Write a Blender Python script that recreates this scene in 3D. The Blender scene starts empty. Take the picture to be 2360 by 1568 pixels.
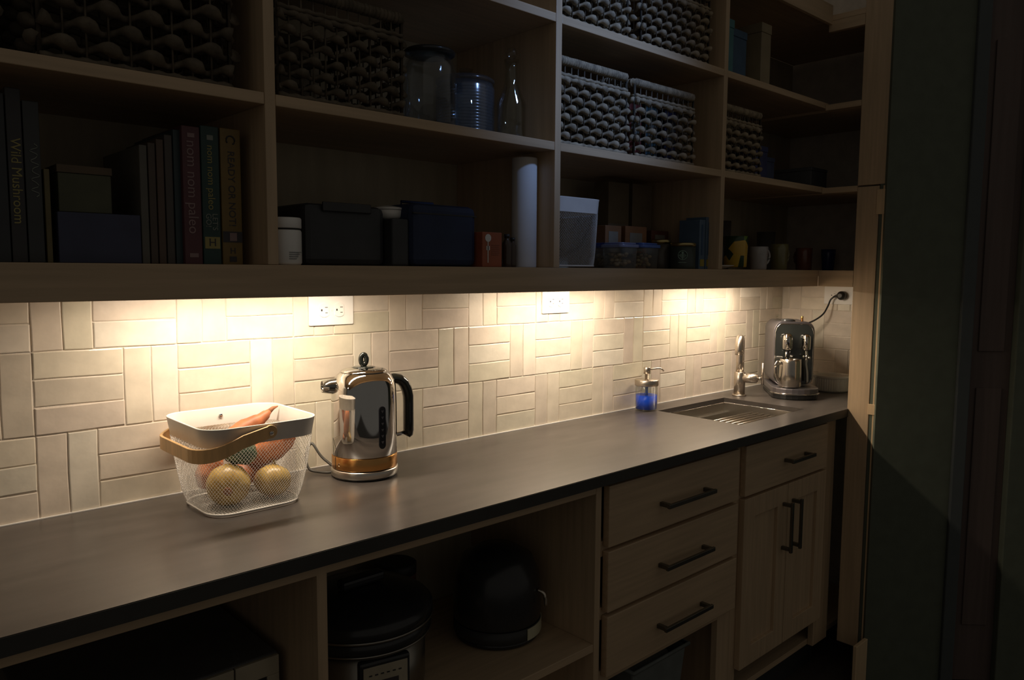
import bpy, math, random
from mathutils import Vector, Matrix, Euler
random.seed(7)
S = bpy.context.scene
COL = S.collection
PI = math.pi

# ---------------------------------------------------------------- camera, world, exposure
CAM = Vector((-0.304, -1.588, 1.373))
YAW, PITCH, ROLL, F_PX = math.radians(42.97), math.radians(-5.2), math.radians(0.37), 1774.3
Fw = Vector((math.cos(PITCH)*math.sin(YAW), math.cos(PITCH)*math.cos(YAW), math.sin(PITCH)))
Rt0 = Vector((math.cos(YAW), -math.sin(YAW), 0.0)); Up0 = Rt0.cross(Fw)
Rt = math.cos(ROLL)*Rt0 + math.sin(ROLL)*Up0
Up = -math.sin(ROLL)*Rt0 + math.cos(ROLL)*Up0
cam_data = bpy.data.cameras.new('camera')
cam_data.sensor_fit = 'HORIZONTAL'; cam_data.sensor_width = 36.0
cam_data.lens = F_PX/2360.0*36.0
cam_data.clip_start = 0.02; cam_data.clip_end = 60
cam = bpy.data.objects.new('camera', cam_data); COL.objects.link(cam)
M = Matrix((Rt, Up, -Fw)).transposed().to_4x4(); M.translation = CAM
cam.matrix_world = M
S.camera = cam

S.view_settings.view_transform = 'Standard'
S.view_settings.look = 'None'
S.view_settings.exposure = 0.0
S.view_settings.gamma = 1.0
S.view_settings.use_curve_mapping = False

world = bpy.data.worlds.new('night_room'); S.world = world; world.use_nodes = True
bg = world.node_tree.nodes['Background']
bg.inputs[0].default_value = (1.0, 0.93, 0.82, 1); bg.inputs[1].default_value = 0.074

def area_light(name, loc, aim, sx, sy, power, color, spread=None):
    d = bpy.data.lights.new(name, 'AREA'); d.shape = 'RECTANGLE'; d.size = sx; d.size_y = sy
    d.energy = power; d.color = color
    if spread: d.spread = math.radians(spread)
    o = bpy.data.objects.new(name, d); COL.objects.link(o); o.location = loc
    o.rotation_euler = (Vector(aim)-Vector(loc)).to_track_quat('-Z', 'Y').to_euler()
    return o
# three under-shelf light bars, and an unseen one added to brighten the left end (their housings are built further down)
BARS = [(-0.48, 0.36, 0.55), (0.38, 0.46, 3.3), (1.32, 0.46, 3.5), (2.11, 0.44, 3.3)]
BAR_Y, BAR_Z = -0.145, 1.345
for bx_, len_, pw_ in BARS:
    area_light('light_bar_lamp', (bx_, BAR_Y, BAR_Z-0.0015), (bx_, BAR_Y, 0), len_, 0.022, pw_, (1.0, 0.85, 0.67))
# dusk light falling in from the room's window on the upper shelves
sp = bpy.data.lights.new('dusk_window_light', 'SPOT'); sp.energy = 195; sp.color = (0.30, 0.50, 1.0)
sp.spot_size = math.radians(17); sp.spot_blend = 1.0; sp.shadow_soft_size = 0.12
spo = bpy.data.objects.new('dusk_window_light', sp); COL.objects.link(spo); spo.location = (1.45, -2.75, 3.35)
spo.rotation_euler = (Vector((1.12, -0.36, 1.90))-spo.location).to_track_quat('-Z', 'Y').to_euler()

# ---------------------------------------------------------------- pixel helper: point of the photo on a plane y = const
def ray(u, v): return Fw*F_PX + Rt*(u-1180) - Up*(v-784)
def at(u, v, y):
    d = ray(u, v); t = (y-CAM.y)/d.y; return CAM + d*t
def atx(u, v, x):
    d = ray(u, v); t = (x-CAM.x)/d.x; return CAM + d*t
def atz(u, v, z):
    d = ray(u, v); t = (z-CAM.z)/d.z; return CAM + d*t

# ---------------------------------------------------------------- materials
def mat(name, color, rough=0.5, metal=0.0, **k):
    m = bpy.data.materials.new(name); m.use_nodes = True
    nt = m.node_tree; b = nt.nodes['Principled BSDF']; N = nt.nodes; L = nt.links
    b.inputs['Roughness'].default_value = rough; b.inputs['Metallic'].default_value = metal
    c = tuple(color)+(1,)
    b.inputs['Base Color'].default_value = c
    if k.get('trans'): b.inputs['Transmission Weight'].default_value = k['trans']
    if k.get('ior'): b.inputs['IOR'].default_value = k['ior']
    if k.get('coat'): b.inputs['Coat Weight'].default_value = k['coat']; b.inputs['Coat Roughness'].default_value = k.get('coat_rough', .1)
    if k.get('spec') is not None: b.inputs['Specular IOR Level'].default_value = k['spec']
    if k.get('emit'): b.inputs['Emission Color'].default_value = tuple(k.get('emit_color', color))+(1,); b.inputs['Emission Strength'].default_value = k['emit']
    tc = N.new('ShaderNodeTexCoord')
    if k.get('var', 0) > 0:
        mp = N.new('ShaderNodeMapping'); mp.inputs['Scale'].default_value = k.get('vscale', (8, 8, 8))
        nz = N.new('ShaderNodeTexNoise'); nz.inputs['Scale'].default_value = k.get('nscale', 3.0); nz.inputs['Detail'].default_value = 6
        L.new(tc.outputs['Object'], mp.inputs[0]); L.new(mp.outputs[0], nz.inputs['Vector'])
        rp = N.new('ShaderNodeValToRGB'); v = k['var']
        c2 = k.get('color2') or tuple(max(0, x*(1-v)) for x in color)
        rp.color_ramp.elements[0].color = tuple(c2)+(1,); rp.color_ramp.elements[0].position = k.get('p0', .35)
        rp.color_ramp.elements[1].color = tuple(min(1, x*(1+v*.5)) for x in color)+(1,) if not k.get('color2') else c
        rp.color_ramp.elements[1].position = k.get('p1', .65)
        L.new(nz.outputs['Fac'], rp.inputs[0])
        out = rp.outputs[0]
        if k.get('objvar'):
            oi = N.new('ShaderNodeObjectInfo'); r2 = N.new('ShaderNodeValToRGB'); a = k['objvar']
            cols = k.get('objcols')
            r2.color_ramp.elements[0].color = tuple(cols[0])+(1,); r2.color_ramp.elements[1].color = tuple(cols[-1])+(1,)
            for i, cc in enumerate(cols[1:-1]):
                e = r2.color_ramp.elements.new((i+1)/(len(cols)-1)); e.color = tuple(cc)+(1,)
            L.new(oi.outputs['Random'], r2.inputs[0])
            mx = N.new('ShaderNodeMix'); mx.data_type = 'RGBA'; mx.blend_type = 'MULTIPLY'; mx.inputs[0].default_value = a
            L.new(out, mx.inputs[6]); L.new(r2.outputs[0], mx.inputs[7]); out = mx.outputs[2]
        L.new(out, b.inputs['Base Color'])
    if k.get('bump', 0) > 0:
        mp = N.new('ShaderNodeMapping'); mp.inputs['Scale'].default_value = k.get('bscale', (1, 1, 1))
        if k.get('objshift'):
            oi = N.new('ShaderNodeObjectInfo'); cm = N.new('ShaderNodeVectorMath'); cm.operation = 'SCALE'
            cb = N.new('ShaderNodeCombineXYZ')
            for i in range(3): L.new(oi.outputs['Random'], cb.inputs[i])
            L.new(cb.outputs[0], cm.inputs[0]); cm.inputs['Scale'].default_value = 37.0
            L.new(cm.outputs[0], mp.inputs['Location'])
        nz = N.new('ShaderNodeTexNoise'); nz.inputs['Scale'].default_value = k.get('bn', 40); nz.inputs['Detail'].default_value = k.get('bdetail', 3)
        L.new(tc.outputs['Object'], mp.inputs[0]); L.new(mp.outputs[0], nz.inputs['Vector'])
        bp = N.new('ShaderNodeBump'); bp.inputs['Strength'].default_value = k['bump']; bp.inputs['Distance'].default_value = k.get('bdist', .002)
        L.new(nz.outputs['Fac'], bp.inputs['Height']); L.new(bp.outputs[0], b.inputs['Normal'])
        if k.get('coat'): L.new(bp.outputs[0], b.inputs['Coat Normal'])
    return m

TILE = mat('zellige_glaze', (.79, .72, .62), .32, coat=.35, coat_rough=.16, var=.10, vscale=(9, 9, 9), nscale=2.2,
           objvar=1.0, objcols=[(.80, .77, .72), (.93, .88, .84), (1, 1, .98), (.86, .86, .77), (.96, .92, .86), (.84, .78, .76)],
           bump=.55, bn=26, bdist=.0016, objshift=True)
GROUT = mat('grout', (.74, .66, .56), .9, var=.1, bump=.3, bn=200)
MAPLE_X = mat('maple_long_grain', (.56, .40, .245), .42, var=.12, vscale=(1.5, 30, 30), nscale=2.5, bump=.05, bn=60, bscale=(1, 8, 8))
MAPLE_Z = mat('maple_upright_grain', (.56, .40, .245), .42, var=.12, vscale=(30, 30, 1.5), nscale=2.5, bump=.05, bn=60, bscale=(8, 8, 1))
MAPLE_Y = mat('maple_deep_grain', (.56, .40, .245), .42, var=.12, vscale=(30, 1.5, 30), nscale=2.5)
MAPLE_LIGHT = mat('maple_edge', (.70, .50, .29), .45, var=.08, vscale=(30, 30, 2))
COUNTER = mat('warm_grey_laminate', (.080, .068, .060), .30, var=.22, vscale=(2.0, 9, 9), nscale=3, p0=.3, p1=.7, bump=.06, bn=300, bdist=.0006)
COUNTER_EDGE = mat('countertop_edge', (.045, .042, .036), .5, var=.1)
STEEL = mat('brushed_steel', (.62, .58, .52), .28, 1.0, bump=.05, bn=300, bscale=(1, 1, 20))
STEEL_DARK = mat('dull_steel', (.38, .35, .30), .35, 1.0, var=.1)
CHROME = mat('polished_steel', (.60, .58, .55), .045, 1.0, var=.02)
NICKEL = mat('brushed_nickel', (.60, .53, .45), .30, 1.0, bump=.04, bn=250)
COPPER = mat('copper_band', (.70, .36, .12), .24, 1.0, var=.08)
BLACK = mat('black_plastic', (.03, .03, .03), .25, var=.1)
BLACK_MATT = mat('matt_black', (.035, .035, .033), .55, var=.1)
BLACK_GLOSS = mat('black_handle', (.014, .016, .013), .12, coat=.5, var=.1)
WHITE_METAL = mat('white_powder_coat', (.70, .66, .60), .4, var=.04)
WHITE_PLASTIC = mat('white_plastic', (.88, .85, .80), .32, var=.03)
WHITE_GLAZE = mat('white_glaze', (.80, .76, .70), .2, coat=.4, var=.04)
ASH = mat('ash_handle', (.74, .46, .20), .45, var=.15, vscale=(20, 20, 3))
SLOT = mat('slot_dark', (.03, .025, .02), .7, var=.1)
ONION = mat('onion_skin', (.42, .28, .075), .34, var=.3, vscale=(6, 6, 1.4), nscale=5, color2=(.27, .16, .03), bump=.25, bn=30, bscale=(4, 4, .6))
SWEET = mat('sweet_potato_skin', (.46, .15, .055), .5, var=.35, vscale=(5, 5, 5), nscale=5, bump=.5, bn=40)
ROOT = mat('potato_tip', (.30, .12, .05), .7, var=.3, bump=.5)
GREENV = mat('dark_green_skin', (.045, .085, .04), .4, var=.4, bump=.5, bn=60)
def thin_glass(name, tint, rough=.03, haze=0):
    m = bpy.data.materials.new(name); m.use_nodes = True; N = m.node_tree.nodes; L = m.node_tree.links
    N.remove(N['Principled BSDF']); out = N['Material Output']
    tr = N.new('ShaderNodeBsdfTransparent'); tr.inputs[0].default_value = tuple(tint)+(1,)
    gl = N.new('ShaderNodeBsdfGlossy'); gl.inputs['Roughness'].default_value = rough
    lw = N.new('ShaderNodeLayerWeight'); lw.inputs[0].default_value = .22; pw = N.new('ShaderNodeMath'); pw.operation = 'MULTIPLY_ADD'; pw.inputs[1].default_value = .40; pw.inputs[2].default_value = .03; L.new(lw.outputs['Facing'], pw.inputs[0]); fr = pw
    mx = N.new('ShaderNodeMixShader'); L.new(fr.outputs[0], mx.inputs[0]); L.new(tr.outputs[0], mx.inputs[1]); L.new(gl.outputs[0], mx.inputs[2]); 
    last = mx
    if haze:
        df = N.new('ShaderNodeBsdfDiffuse'); df.inputs[0].default_value = (.62, .72, .80, 1); m3 = N.new('ShaderNodeMixShader'); m3.inputs[0].default_value = haze
        L.new(mx.outputs[0], m3.inputs[1]); L.new(df.outputs[0], m3.inputs[2]); last = m3
    L.new(last.outputs[0], out.inputs[0])
    return m
GLASS = thin_glass('clear_glass', (.93, .94, .92))
GLASS_RIB = thin_glass('ribbed_glass', (.93, .95, .97), .15, .022)
SOAP = mat('blue_soap', (.002, .10, .95), .3, var=.05, spec=.2)
TUBE_M = mat('dip_tube', (.35, .50, .60), .3, var=.05)
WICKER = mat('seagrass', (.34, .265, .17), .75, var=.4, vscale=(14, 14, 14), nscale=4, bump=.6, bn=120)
WICKER_DIM = mat('seagrass_dimmed', (.135, .105, .07), .8, var=.35, vscale=(14, 14, 14), bump=.6, bn=120)  # shade of the left bays put into the seagrass colour; also stakes, bases
DARKWALL = mat('dark_green_paint', (.105, .118, .084), .8, var=.08, bump=.1, bn=80)
DARKDOOR = mat('dark_brown_door', (.115, .082, .070), .7, var=.12, vscale=(20, 20, 1))
JAMB = mat('jamb_paint', (.075, .085, .085), .8, var=.05)
FLOOR_M = mat('dark_floor', (.075, .06, .048), .5, var=.25, vscale=(1, 7, 1), bump=.05)
PLASTER = mat('plaster', (.42, .38, .30), .85, var=.06, bump=.1, bn=90)
BACKP = mat('cabinet_back', (.52, .44, .30), .6, var=.12, vscale=(10, 10, 1.5))
LABELW = mat('label_paper', (.75, .72, .64), .6, var=.04)
def paint(name, c, r=.5, **k): return mat(name, c, r, var=k.pop('var', .12), **k)

# ---------------------------------------------------------------- mesh builder
class MB:
    def __init__(s): s.v = []; s.f = []; s.sm = []
    def add(s, vs, fs, smooth=False, T=None):
        o = len(s.v)
        for p in vs:
            p = Vector(p); s.v.append(T @ p if T else p)
        for f in fs: s.f.append(tuple(i+o for i in f)); s.sm.append(smooth)
        return s
    def box(s, x0, x1, y0, y1, z0, z1, T=None):
        if x0 > x1: x0, x1 = x1, x0
        if y0 > y1: y0, y1 = y1, y0
        if z0 > z1: z0, z1 = z1, z0
        vs = [(x0,y0,z0),(x1,y0,z0),(x1,y1,z0),(x0,y1,z0),(x0,y0,z1),(x1,y0,z1),(x1,y1,z1),(x0,y1,z1)]
        return s.add(vs, [(0,3,2,1),(4,5,6,7),(0,1,5,4),(1,2,6,5),(2,3,7,6),(3,0,4,7)], False, T)
    def lathe(s, prof, n=32, T=None, smooth=True, cap0=True, cap1=True, squash=1.0):
        vs = []; fs = []
        for r, z in prof:
            for i in range(n):
                a = 2*PI*i/n; vs.append((r*math.cos(a), r*math.sin(a)*squash, z))
        for j in range(len(prof)-1):
            for i in range(n):
                a, b = j*n+i, j*n+(i+1) % n
                fs.append((a, b, b+n, a+n))
        s.add(vs, fs, smooth, T)
        o = len(s.v)-len(vs)
        if cap0: s.f.append(tuple(o+i for i in reversed(range(n)))); s.sm.append(False)
        if cap1: s.f.append(tuple(o+(len(prof)-1)*n+i for i in range(n))); s.sm.append(False)
        return s
    def tube(s, pts, r, n=10, closed=False, smooth=True, flat=1.0, upv=(0,0,1), T=None):
        pts = [Vector(p) for p in pts]; N = len(pts)
        rs = r if isinstance(r, (list, tuple)) else [r]*N
        vs = []; fs = []
        for i, p in enumerate(pts):
            a = pts[(i-1) % N] if (closed or i > 0) else p
            b = pts[(i+1) % N] if (closed or i < N-1) else p
            t = (b-a).normalized(); u = Vector(upv)
            if abs(t.dot(u)) > .97: u = Vector((1, 0, 0)) if abs(t.x) < .9 else Vector((0, 1, 0))
            x = t.cross(u).normalized(); y = x.cross(t).normalized()
            for k in range(n):
                an = 2*PI*k/n; vs.append(p + x*math.cos(an)*rs[i] + y*math.sin(an)*rs[i]*flat)
        for j in range(N if closed else N-1):
            for k in range(n):
                a, b = j*n+k, j*n+(k+1) % n
                c, d = ((j+1) % N)*n+(k+1) % n, ((j+1) % N)*n+k
                fs.append((a, b, c, d))
        if not closed:
            fs.append(tuple(reversed(range(n)))); fs.append(tuple((N-1)*n+k for k in range(n)))
        return s.add(vs, fs, smooth, T)
    def prism(s, outline, d0, d1, axis='y', T=None, smooth=False):
        # outline: list of 2-D points; extruded along axis
        n = len(outline); vs = []
        for d in (d0, d1):
            for a, b in outline:
                vs.append({'y': (a, d, b), 'x': (d, a, b), 'z': (a, b, d)}[axis])
        fs = [tuple(range(n)), tuple(reversed(range(n, 2*n)))]
        fs += [(i, n+i, n+(i+1) % n, (i+1) % n) for i in range(n)]
        return s.add(vs, fs, smooth, T)
    def ellipsoid(s, c, r, n=20, m=12, T=None, f=None):
        vs = []; fs = []
        for j in range(m+1):
            th = PI*j/m
            for i in range(n):
                a = 2*PI*i/n
                p = Vector((math.sin(th)*math.cos(a), math.sin(th)*math.sin(a), math.cos(th)))
                k = f(p) if f else 1
                vs.append(Vector(c)+Vector((p.x*r[0]*k, p.y*r[1]*k, p.z*r[2]*k)))
        for j in range(m):
            for i in range(n):
                a, b = j*n+i, j*n+(i+1) % n
                fs.append((a, a+n, b+n, b))
        return s.add(vs, fs, True, T)
    def mesh(s, name):
        me = bpy.data.meshes.new(name)
        me.from_pydata([tuple(p) for p in s.v], [], s.f)
        me.polygons.foreach_set('use_smooth', s.sm)
        me.validate(); me.update()
        return me
    def build(s, name, m, parent=None, bevel=0, label=None, seg=2, weighted=False, loc=None):
        me = s.mesh(name)
        import bmesh
        bm = bmesh.new(); bm.from_mesh(me); bmesh.ops.recalc_face_normals(bm, faces=bm.faces[:]); bm.to_mesh(me); bm.free()
        me.materials.append(m)
        o = bpy.data.objects.new(name, me); COL.objects.link(o)
        if parent: o.parent = parent
        if loc: o.location = loc
        if bevel:
            b = o.modifiers.new('bevel', 'BEVEL'); b.width = bevel; b.segments = seg; b.limit_method = 'ANGLE'; b.angle_limit = math.radians(40)
        if label: o['label'] = label
        return o

def thing(name, label, cat, loc=(0, 0, 0), rz=0, group=None):
    o = bpy.data.objects.new(name, None); COL.objects.link(o); o.empty_display_size = .03
    o.location = loc; o.rotation_euler = (0, 0, rz); o['label'] = label; o['category'] = cat
    if group: o['group'] = group
    return o
def tag(o, label, cat, group=None):
    o['label'] = label; o['category'] = cat
    if group: o['group'] = group
    return o
def struct(o): o['kind'] = 'structure'; return o
def rrect(hx, hy, r, n=6):
    pts = []
    for cx, cy, a0 in ((hx-r, hy-r, 0), (-hx+r, hy-r, 90), (-hx+r, -hy+r, 180), (hx-r, -hy+r, 270)):
        for i in range(n+1):
            a = math.radians(a0+90*i/n); pts.append((cx+r*math.cos(a), cy+r*math.sin(a)))
    return pts
def text(name, s, size, m, parent, loc, rot, label=None, depth=.0004, stretch=1.0, align='CENTER'):
    cu = bpy.data.curves.new(name, 'FONT'); cu.body = s; cu.size = size; cu.extrude = depth
    cu.align_x = align; cu.align_y = 'CENTER'; cu.resolution_u = 3
    tmp = bpy.data.objects.new(name+'_tmp', cu); COL.objects.link(tmp)
    dg = bpy.context.evaluated_depsgraph_get()
    me = bpy.data.meshes.new_from_object(tmp.evaluated_get(dg)); me.name = name
    bpy.data.objects.remove(tmp)
    me.materials.clear(); me.materials.append(m)
    o = bpy.data.objects.new(name, me); COL.objects.link(o)
    if parent: o.parent = parent
    o.location = loc; o.rotation_euler = rot; o.scale = (stretch, 1, 1)
    if label: o['label'] = label
    return o

# ---------------------------------------------------------------- room shell
ZC = .914                                   # worktop height
XW = 2.72                                   # side wall
wall_back = struct(MB().box(-2.4, XW+.12, .0019, .12, 0, 2.7).build('wall_back', GROUT))
wall_right = struct(MB().box(XW+.0019, XW+.12, -.575, .0018, 0, 2.7).build('wall_right', GROUT))
struct(MB().box(-4, 5, -5, .12, -.06, 0).build('floor', FLOOR_M))
HG = Vector((2.2625, -.5800, 0)); WD = Vector((.70, -.714, 0)).normalized()   # hinge corner and run of the wall beside the alcove
WN = Vector((-.714, -.70, 0)).normalized()
def ws(u):
    d = ray(u, 784); t = (HG-CAM).dot(WN)/d.dot(WN); return (CAM+d*t-HG).dot(WD)
TW = Matrix((WD, -WN, Vector((0, 0, 1)))).transposed().to_4x4(); TW.translation = HG      # x along the wall, y into it
w1, w2, w3 = ws(2208), ws(2238), ws(2338)
struct(MB().box(0, w1, 0, .10, 0, 2.7, TW).box(2.2745, XW+.12, -.5795, -.5555, 0, 2.7).build('wall_front', DARKWALL))
struct(MB().box(w1+.0005, w2, -.012, .10, 0, 2.7, TW).build('trim_1', JAMB, bevel=.003))
d1 = struct(MB().box(w2+.003, w3, .014, .05, .005, 2.7, TW).build('door_1', DARKDOOR))
dw = w3-w2
for z0, z1 in ((.2, 1.0), (1.12, 2.1)):
    MB().box(w2+dw*.22, w2+dw*.82, .008, .0139, z0, z1, TW).build('door_panel', DARKDOOR, d1, .002)
struct(MB().box(w3+.001, w3+.9, -.012, .10, 0, 2.7, TW).build('trim_2', DARKWALL, bevel=.003))
struct(MB().box(2.175, 2.2615, -.592, -.5795, 0, .150).build('baseboard_right', MAPLE_LIGHT, bevel=.002))

# wall tiles ---------------------------------------------------------------
U, GAP, TD = .0508, .0021, .0085
def tile_mesh(w, h, seed):
    rnd = random.Random(seed); mb = MB(); nx, nz = (6, 4) if w > h else (4, 6)
    ph = [rnd.uniform(0, 6) for _ in range(6)]
    E = .0016
    def fr(i, n, L): return (-L/2, -L/2+E)[i] if i < 2 else ((L/2-E, L/2)[i-n+1] if i > n-2 else -L/2+E+(L-2*E)*(i-1)/(n-2))
    def front(i, j):
        x = fr(i, nx, w); z = fr(j, nz, h)
        e = .0006*math.sin(ph[0]+j*1.3) if i in (0, 1, nx-1, nx) else 0
        g = .0006*math.sin(ph[1]+i*1.1) if j in (0, 1, nz-1, nz) else 0
        y = -.00012*math.sin(ph[2]+i*1.1)*math.sin(ph[3]+j*1.0)
        if i in (0, nx) or j in (0, nz): y += .0007
        return (x+e, y, z+g)
    n1 = (nx+1)*(nz+1)
    vs = [front(i, j) for j in range(nz+1) for i in range(nx+1)]
    for j in range(nz):
        for i in range(nx):
            inn = 0 < i < nx-1 and 0 < j < nz-1; of = n1 if inn else 0
            mb.sm.append(inn); mb.f.append(tuple(of+q for q in (j*(nx+1)+i, j*(nx+1)+i+1, (j+1)*(nx+1)+i+1, (j+1)*(nx+1)+i)))
    mb.v += [Vector(v) for v in vs]+[Vector(v) for v in vs]
    ring = [i for i in range(nx+1)]+[(j+1)*(nx+1)-1 for j in range(1, nz+1)]+[nz*(nx+1)+i for i in range(nx-1, -1, -1)]+[j*(nx+1) for j in range(nz-1, 0, -1)]
    bv = [(vs[r][0]*.995, TD-.0006, vs[r][2]*.995) for r in ring]
    o = len(mb.v); mb.v += [Vector(b) for b in bv]
    for a in range(len(ring)):
        b = (a+1) % len(ring); mb.f.append((ring[a], o+a, o+b, ring[b])); mb.sm.append(False)
    me = mb.mesh('tile'); me.materials.append(TILE); return me
_cache = {}
def tile(parent, x0, x1, z0, z1, side=False):
    w, h = round(x1-x0-GAP, 4), round(z1-z0-GAP, 4)
    if w < .008 or h < .006: return
    key = (w, h, random.randrange(4))
    if key not in _cache: _cache[key] = tile_mesh(w, h, hash(key) & 0xffff)
    o = bpy.data.objects.new('tile', _cache[key]); COL.objects.link(o); o.parent = parent
    cx, cz = (x0+x1)/2, (z0+z1)/2; out = random.uniform(-.0005, .0005)
    rx, rz = random.gauss(0, .0065), random.gauss(0, .005)
    if h > .08: rx *= .4
    if w > .08: rz *= .4
    if side:
        o.location = (XW+out, cx, cz); o.rotation_euler = (rx, random.gauss(0, .002), rz-PI/2)
    else:
        o.location = (cx, out, cz); o.rotation_euler = (rx, random.gauss(0, .002), rz)
def tile_field(parent, a0, a1, phase, side=False):
    ZT = 1.3590
    for row in range(3):
        z0 = ZC+.0015+row*3*U; hor = 3*U
        # each 5U period: odd rows start with horizontals, even rows with uprights
        k0 = math.floor((a0/U-phase)/5)-1; k1 = math.ceil((a1/U-phase)/5)+1
        for k in range(k0, k1):
            b = (phase+5*k)*U
            hs, vs = ((b+2*U, b+5*U), (b, b+2*U)) if row in (0, 2) else ((b, b+3*U), (b+3*U, b+5*U))
            for i in range(3):
                za, zb = z0+i*U, min(z0+(i+1)*U, ZT)
                xa, xb = max(hs[0], a0), min(hs[1], a1)
                if xb > xa and zb > za: tile(parent, xa, xb, za, zb, side)
            for i in range(2):
                xa, xb = max(vs[0]+i*U, a0), min(vs[0]+(i+1)*U, a1)
                if xb > xa: tile(parent, xa, xb, z0, min(z0+hor, ZT), side)
tile_field(wall_back, -.66, XW-.001, 0)
tile_field(wall_right, -.553, -.001, -1.6, True)
MB().box(-.66, XW-.001, -.003, .0018, ZC+.0002, ZC+.0022).build('sealant_line', WHITE_PLASTIC, wall_back)

# ---------------------------------------------------------------- worktop with sink cutout
HX0, HX1, HY0, HY1 = 1.755, 2.157, -.389, -.083
XE, YF = 2.274, -.485
wt = thing('countertop', 'long dark warm-grey countertop with a sink cutout, running along the tiled wall', 'countertop', (0, 0, ZC))
mb = MB(); zt, zb = 0.0, -.015
xs = [-1.6, HX0, HX1, XE, XW-.0015]; ys = [YF, HY0, HY1, -.0035]
def quad(mb, x0, x1, y0, y1):
    mb.add([(x0,y0,zt),(x1,y0,zt),(x1,y1,zt),(x0,y1,zt)], [(0,1,2,3)])
    mb.add([(x0,y0,zb),(x1,y0,zb),(x1,y1,zb),(x0,y1,zb)], [(0,3,2,1)])
out = [(-1.6, YF), (XE-.001, YF), (XW-.0015, YF), (XW-.0015, -.0035), (-1.6, -.0035)]
for i in range(4):
    for j in range(3):
        if i == 1 and j == 1: continue
        quad(mb, xs[i], xs[i+1], ys[j], ys[j+1])
mb.add([(HX0,HY0,zt),(HX1,HY0,zt),(HX1,HY1,zt),(HX0,HY1,zt),(HX0,HY0,zb),(HX1,HY0,zb),(HX1,HY1,zb),(HX0,HY1,zb)],
       [(0,1,5,4),(1,2,6,5),(2,3,7,6),(3,0,4,7)])
mb.add([(-1.6,YF,zt),(XW-.0015,YF,zt),(XW-.0015,-.0035,zt),(-1.6,-.0035,zt),(-1.6,YF,zb),(XW-.0015,YF,zb),(XW-.0015,-.0035,zb),(-1.6,-.0035,zb)],
       [(0,4,5,1),(1,5,6,2),(2,6,7,3),(3,7,4,0)])
mb.build('slab', COUNTER, wt)
MB().box(-1.6, XE-.001, YF+.0005, YF+.03, -.0265, -.0152).box(-1.6, XE-.001, YF-.0012, YF-.0001, -.0265, -.0012).build('front_edge', COUNTER_EDGE, wt)

# sink, undermounted
sk = thing('sink', 'stainless steel undermount sink let into the dark countertop', 'sink', (0, 0, ZC))
def ring_wall(mb, x0, x1, y0, y1, z0, z1):
    mb.add([(x0,y0,z1),(x1,y0,z1),(x1,y1,z1),(x0,y1,z1),(x0,y0,z0),(x1,y0,z0),(x1,y1,z0),(x0,y1,z0)], [(0,1,5,4),(1,2,6,5),(2,3,7,6),(3,0,4,7)])
def ring_flat(mb, a, b, z):
    (x0,x1,y0,y1), (X0,X1,Y0,Y1) = a, b
    mb.add([(x0,y0,z),(x1,y0,z),(x1,y1,z),(x0,y1,z),(X0,Y0,z),(X1,Y0,z),(X1,Y1,z),(X0,Y1,z)], [(0,1,5,4),(1,2,6,5),(2,3,7,6),(3,0,4,7)])
m1 = MB(); o_ = (HX0-.012, HX1+.012, HY0-.012, HY1+.012); a_ = (HX0+.002, HX1-.002, HY0+.002, HY1-.002)
ring_flat(m1, o_, a_, -.017)
ring_wall(m1, *a_, -.052, -.017)
b_ = (a_[0]+.0, a_[1]-.0, a_[2]+.012, a_[3]-.012); ring_flat(m1, a_, b_, -.052)
ring_wall(m1, *b_, -.215, -.052)
m1.add([(b_[0],b_[2],-.215),(b_[1],b_[2],-.215),(b_[1],b_[3],-.215),(b_[0],b_[3],-.215)], [(0,1,2,3)])
m1.build('basin', STEEL, sk)
m2 = MB(); m2.tube([(a_[0],a_[2],-.0165),(a_[1],a_[2],-.0165),(a_[1],a_[3],-.0165),(a_[0],a_[3],-.0165)], .0016, 6, closed=True)
m2.build('rim', CHROME, sk)
MB().lathe([(.045,-.2145),(.045,-.211),(.03,-.2105),(.0,-.2125)], 24, Matrix.Translation((1.95, -.235, 0)), cap1=False).build('drain', STEEL_DARK, sk)
rk = thing('drying_rack', 'roll-up steel rod rack lying across the front half of the sink', 'rack', (0, 0, ZC-.026))
for i in range(7):
    y = -.360+i*.0215
    MB().tube([(1.772, y, 0), (2.098, y, 0)], .0032, 8).build('rod', NICKEL, rk)
for x in (1.780, 2.085): MB().box(x, x+.010, -.366, -.225, -.0044, -.0033).build('strip', STEEL_DARK, rk)

# ---------------------------------------------------------------- tap
fx, fy = 2.243, -.093
fa = thing('faucet', 'brushed nickel tap with a hooked spout and side lever behind the sink', 'faucet', (fx, fy, ZC))
MB().lathe([(.0255,0),(.0255,.004),(.0205,.006)], 32).build('base_flange', NICKEL, fa)
MB().lathe([(.0203,.006),(.0203,.087),(.0170,.0895)], 32).build('column', NICKEL, fa)
sd = Vector((-.90, -.43, 0)).normalized()
pts = [Vector((0,0,.0895)), Vector((0,0,.13)), Vector((0,0,.178))]
R_ = .029
for i in range(1, 15):
    a = PI*i/15*1.05; pts.append(Vector((0,0,.1860))+sd*(R_-R_*math.cos(a))+Vector((0,0,R_*math.sin(a))))
e_ = pts[-1]; pts.append(e_+Vector((0,0,-.012))); pts.append(e_+Vector((0,0,-.030)))
MB().tube(pts, .0145, 24, upv=(-sd.y, sd.x, 0)).build('spout', NICKEL, fa)
hd = Vector((.45, -.89, 0)).normalized()
def T_dir(p, d):      # local z along d
    return Matrix.Translation(p) @ Vector(d).to_track_quat('Z', 'Y').to_matrix().to_4x4()
h1 = MB().lathe([(.0175,.0),(.0175,.058),(.0150,.063),(.008,.066)], 24, T_dir((0,0,.067), hd)).build('valve_body', NICKEL, fa)
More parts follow.
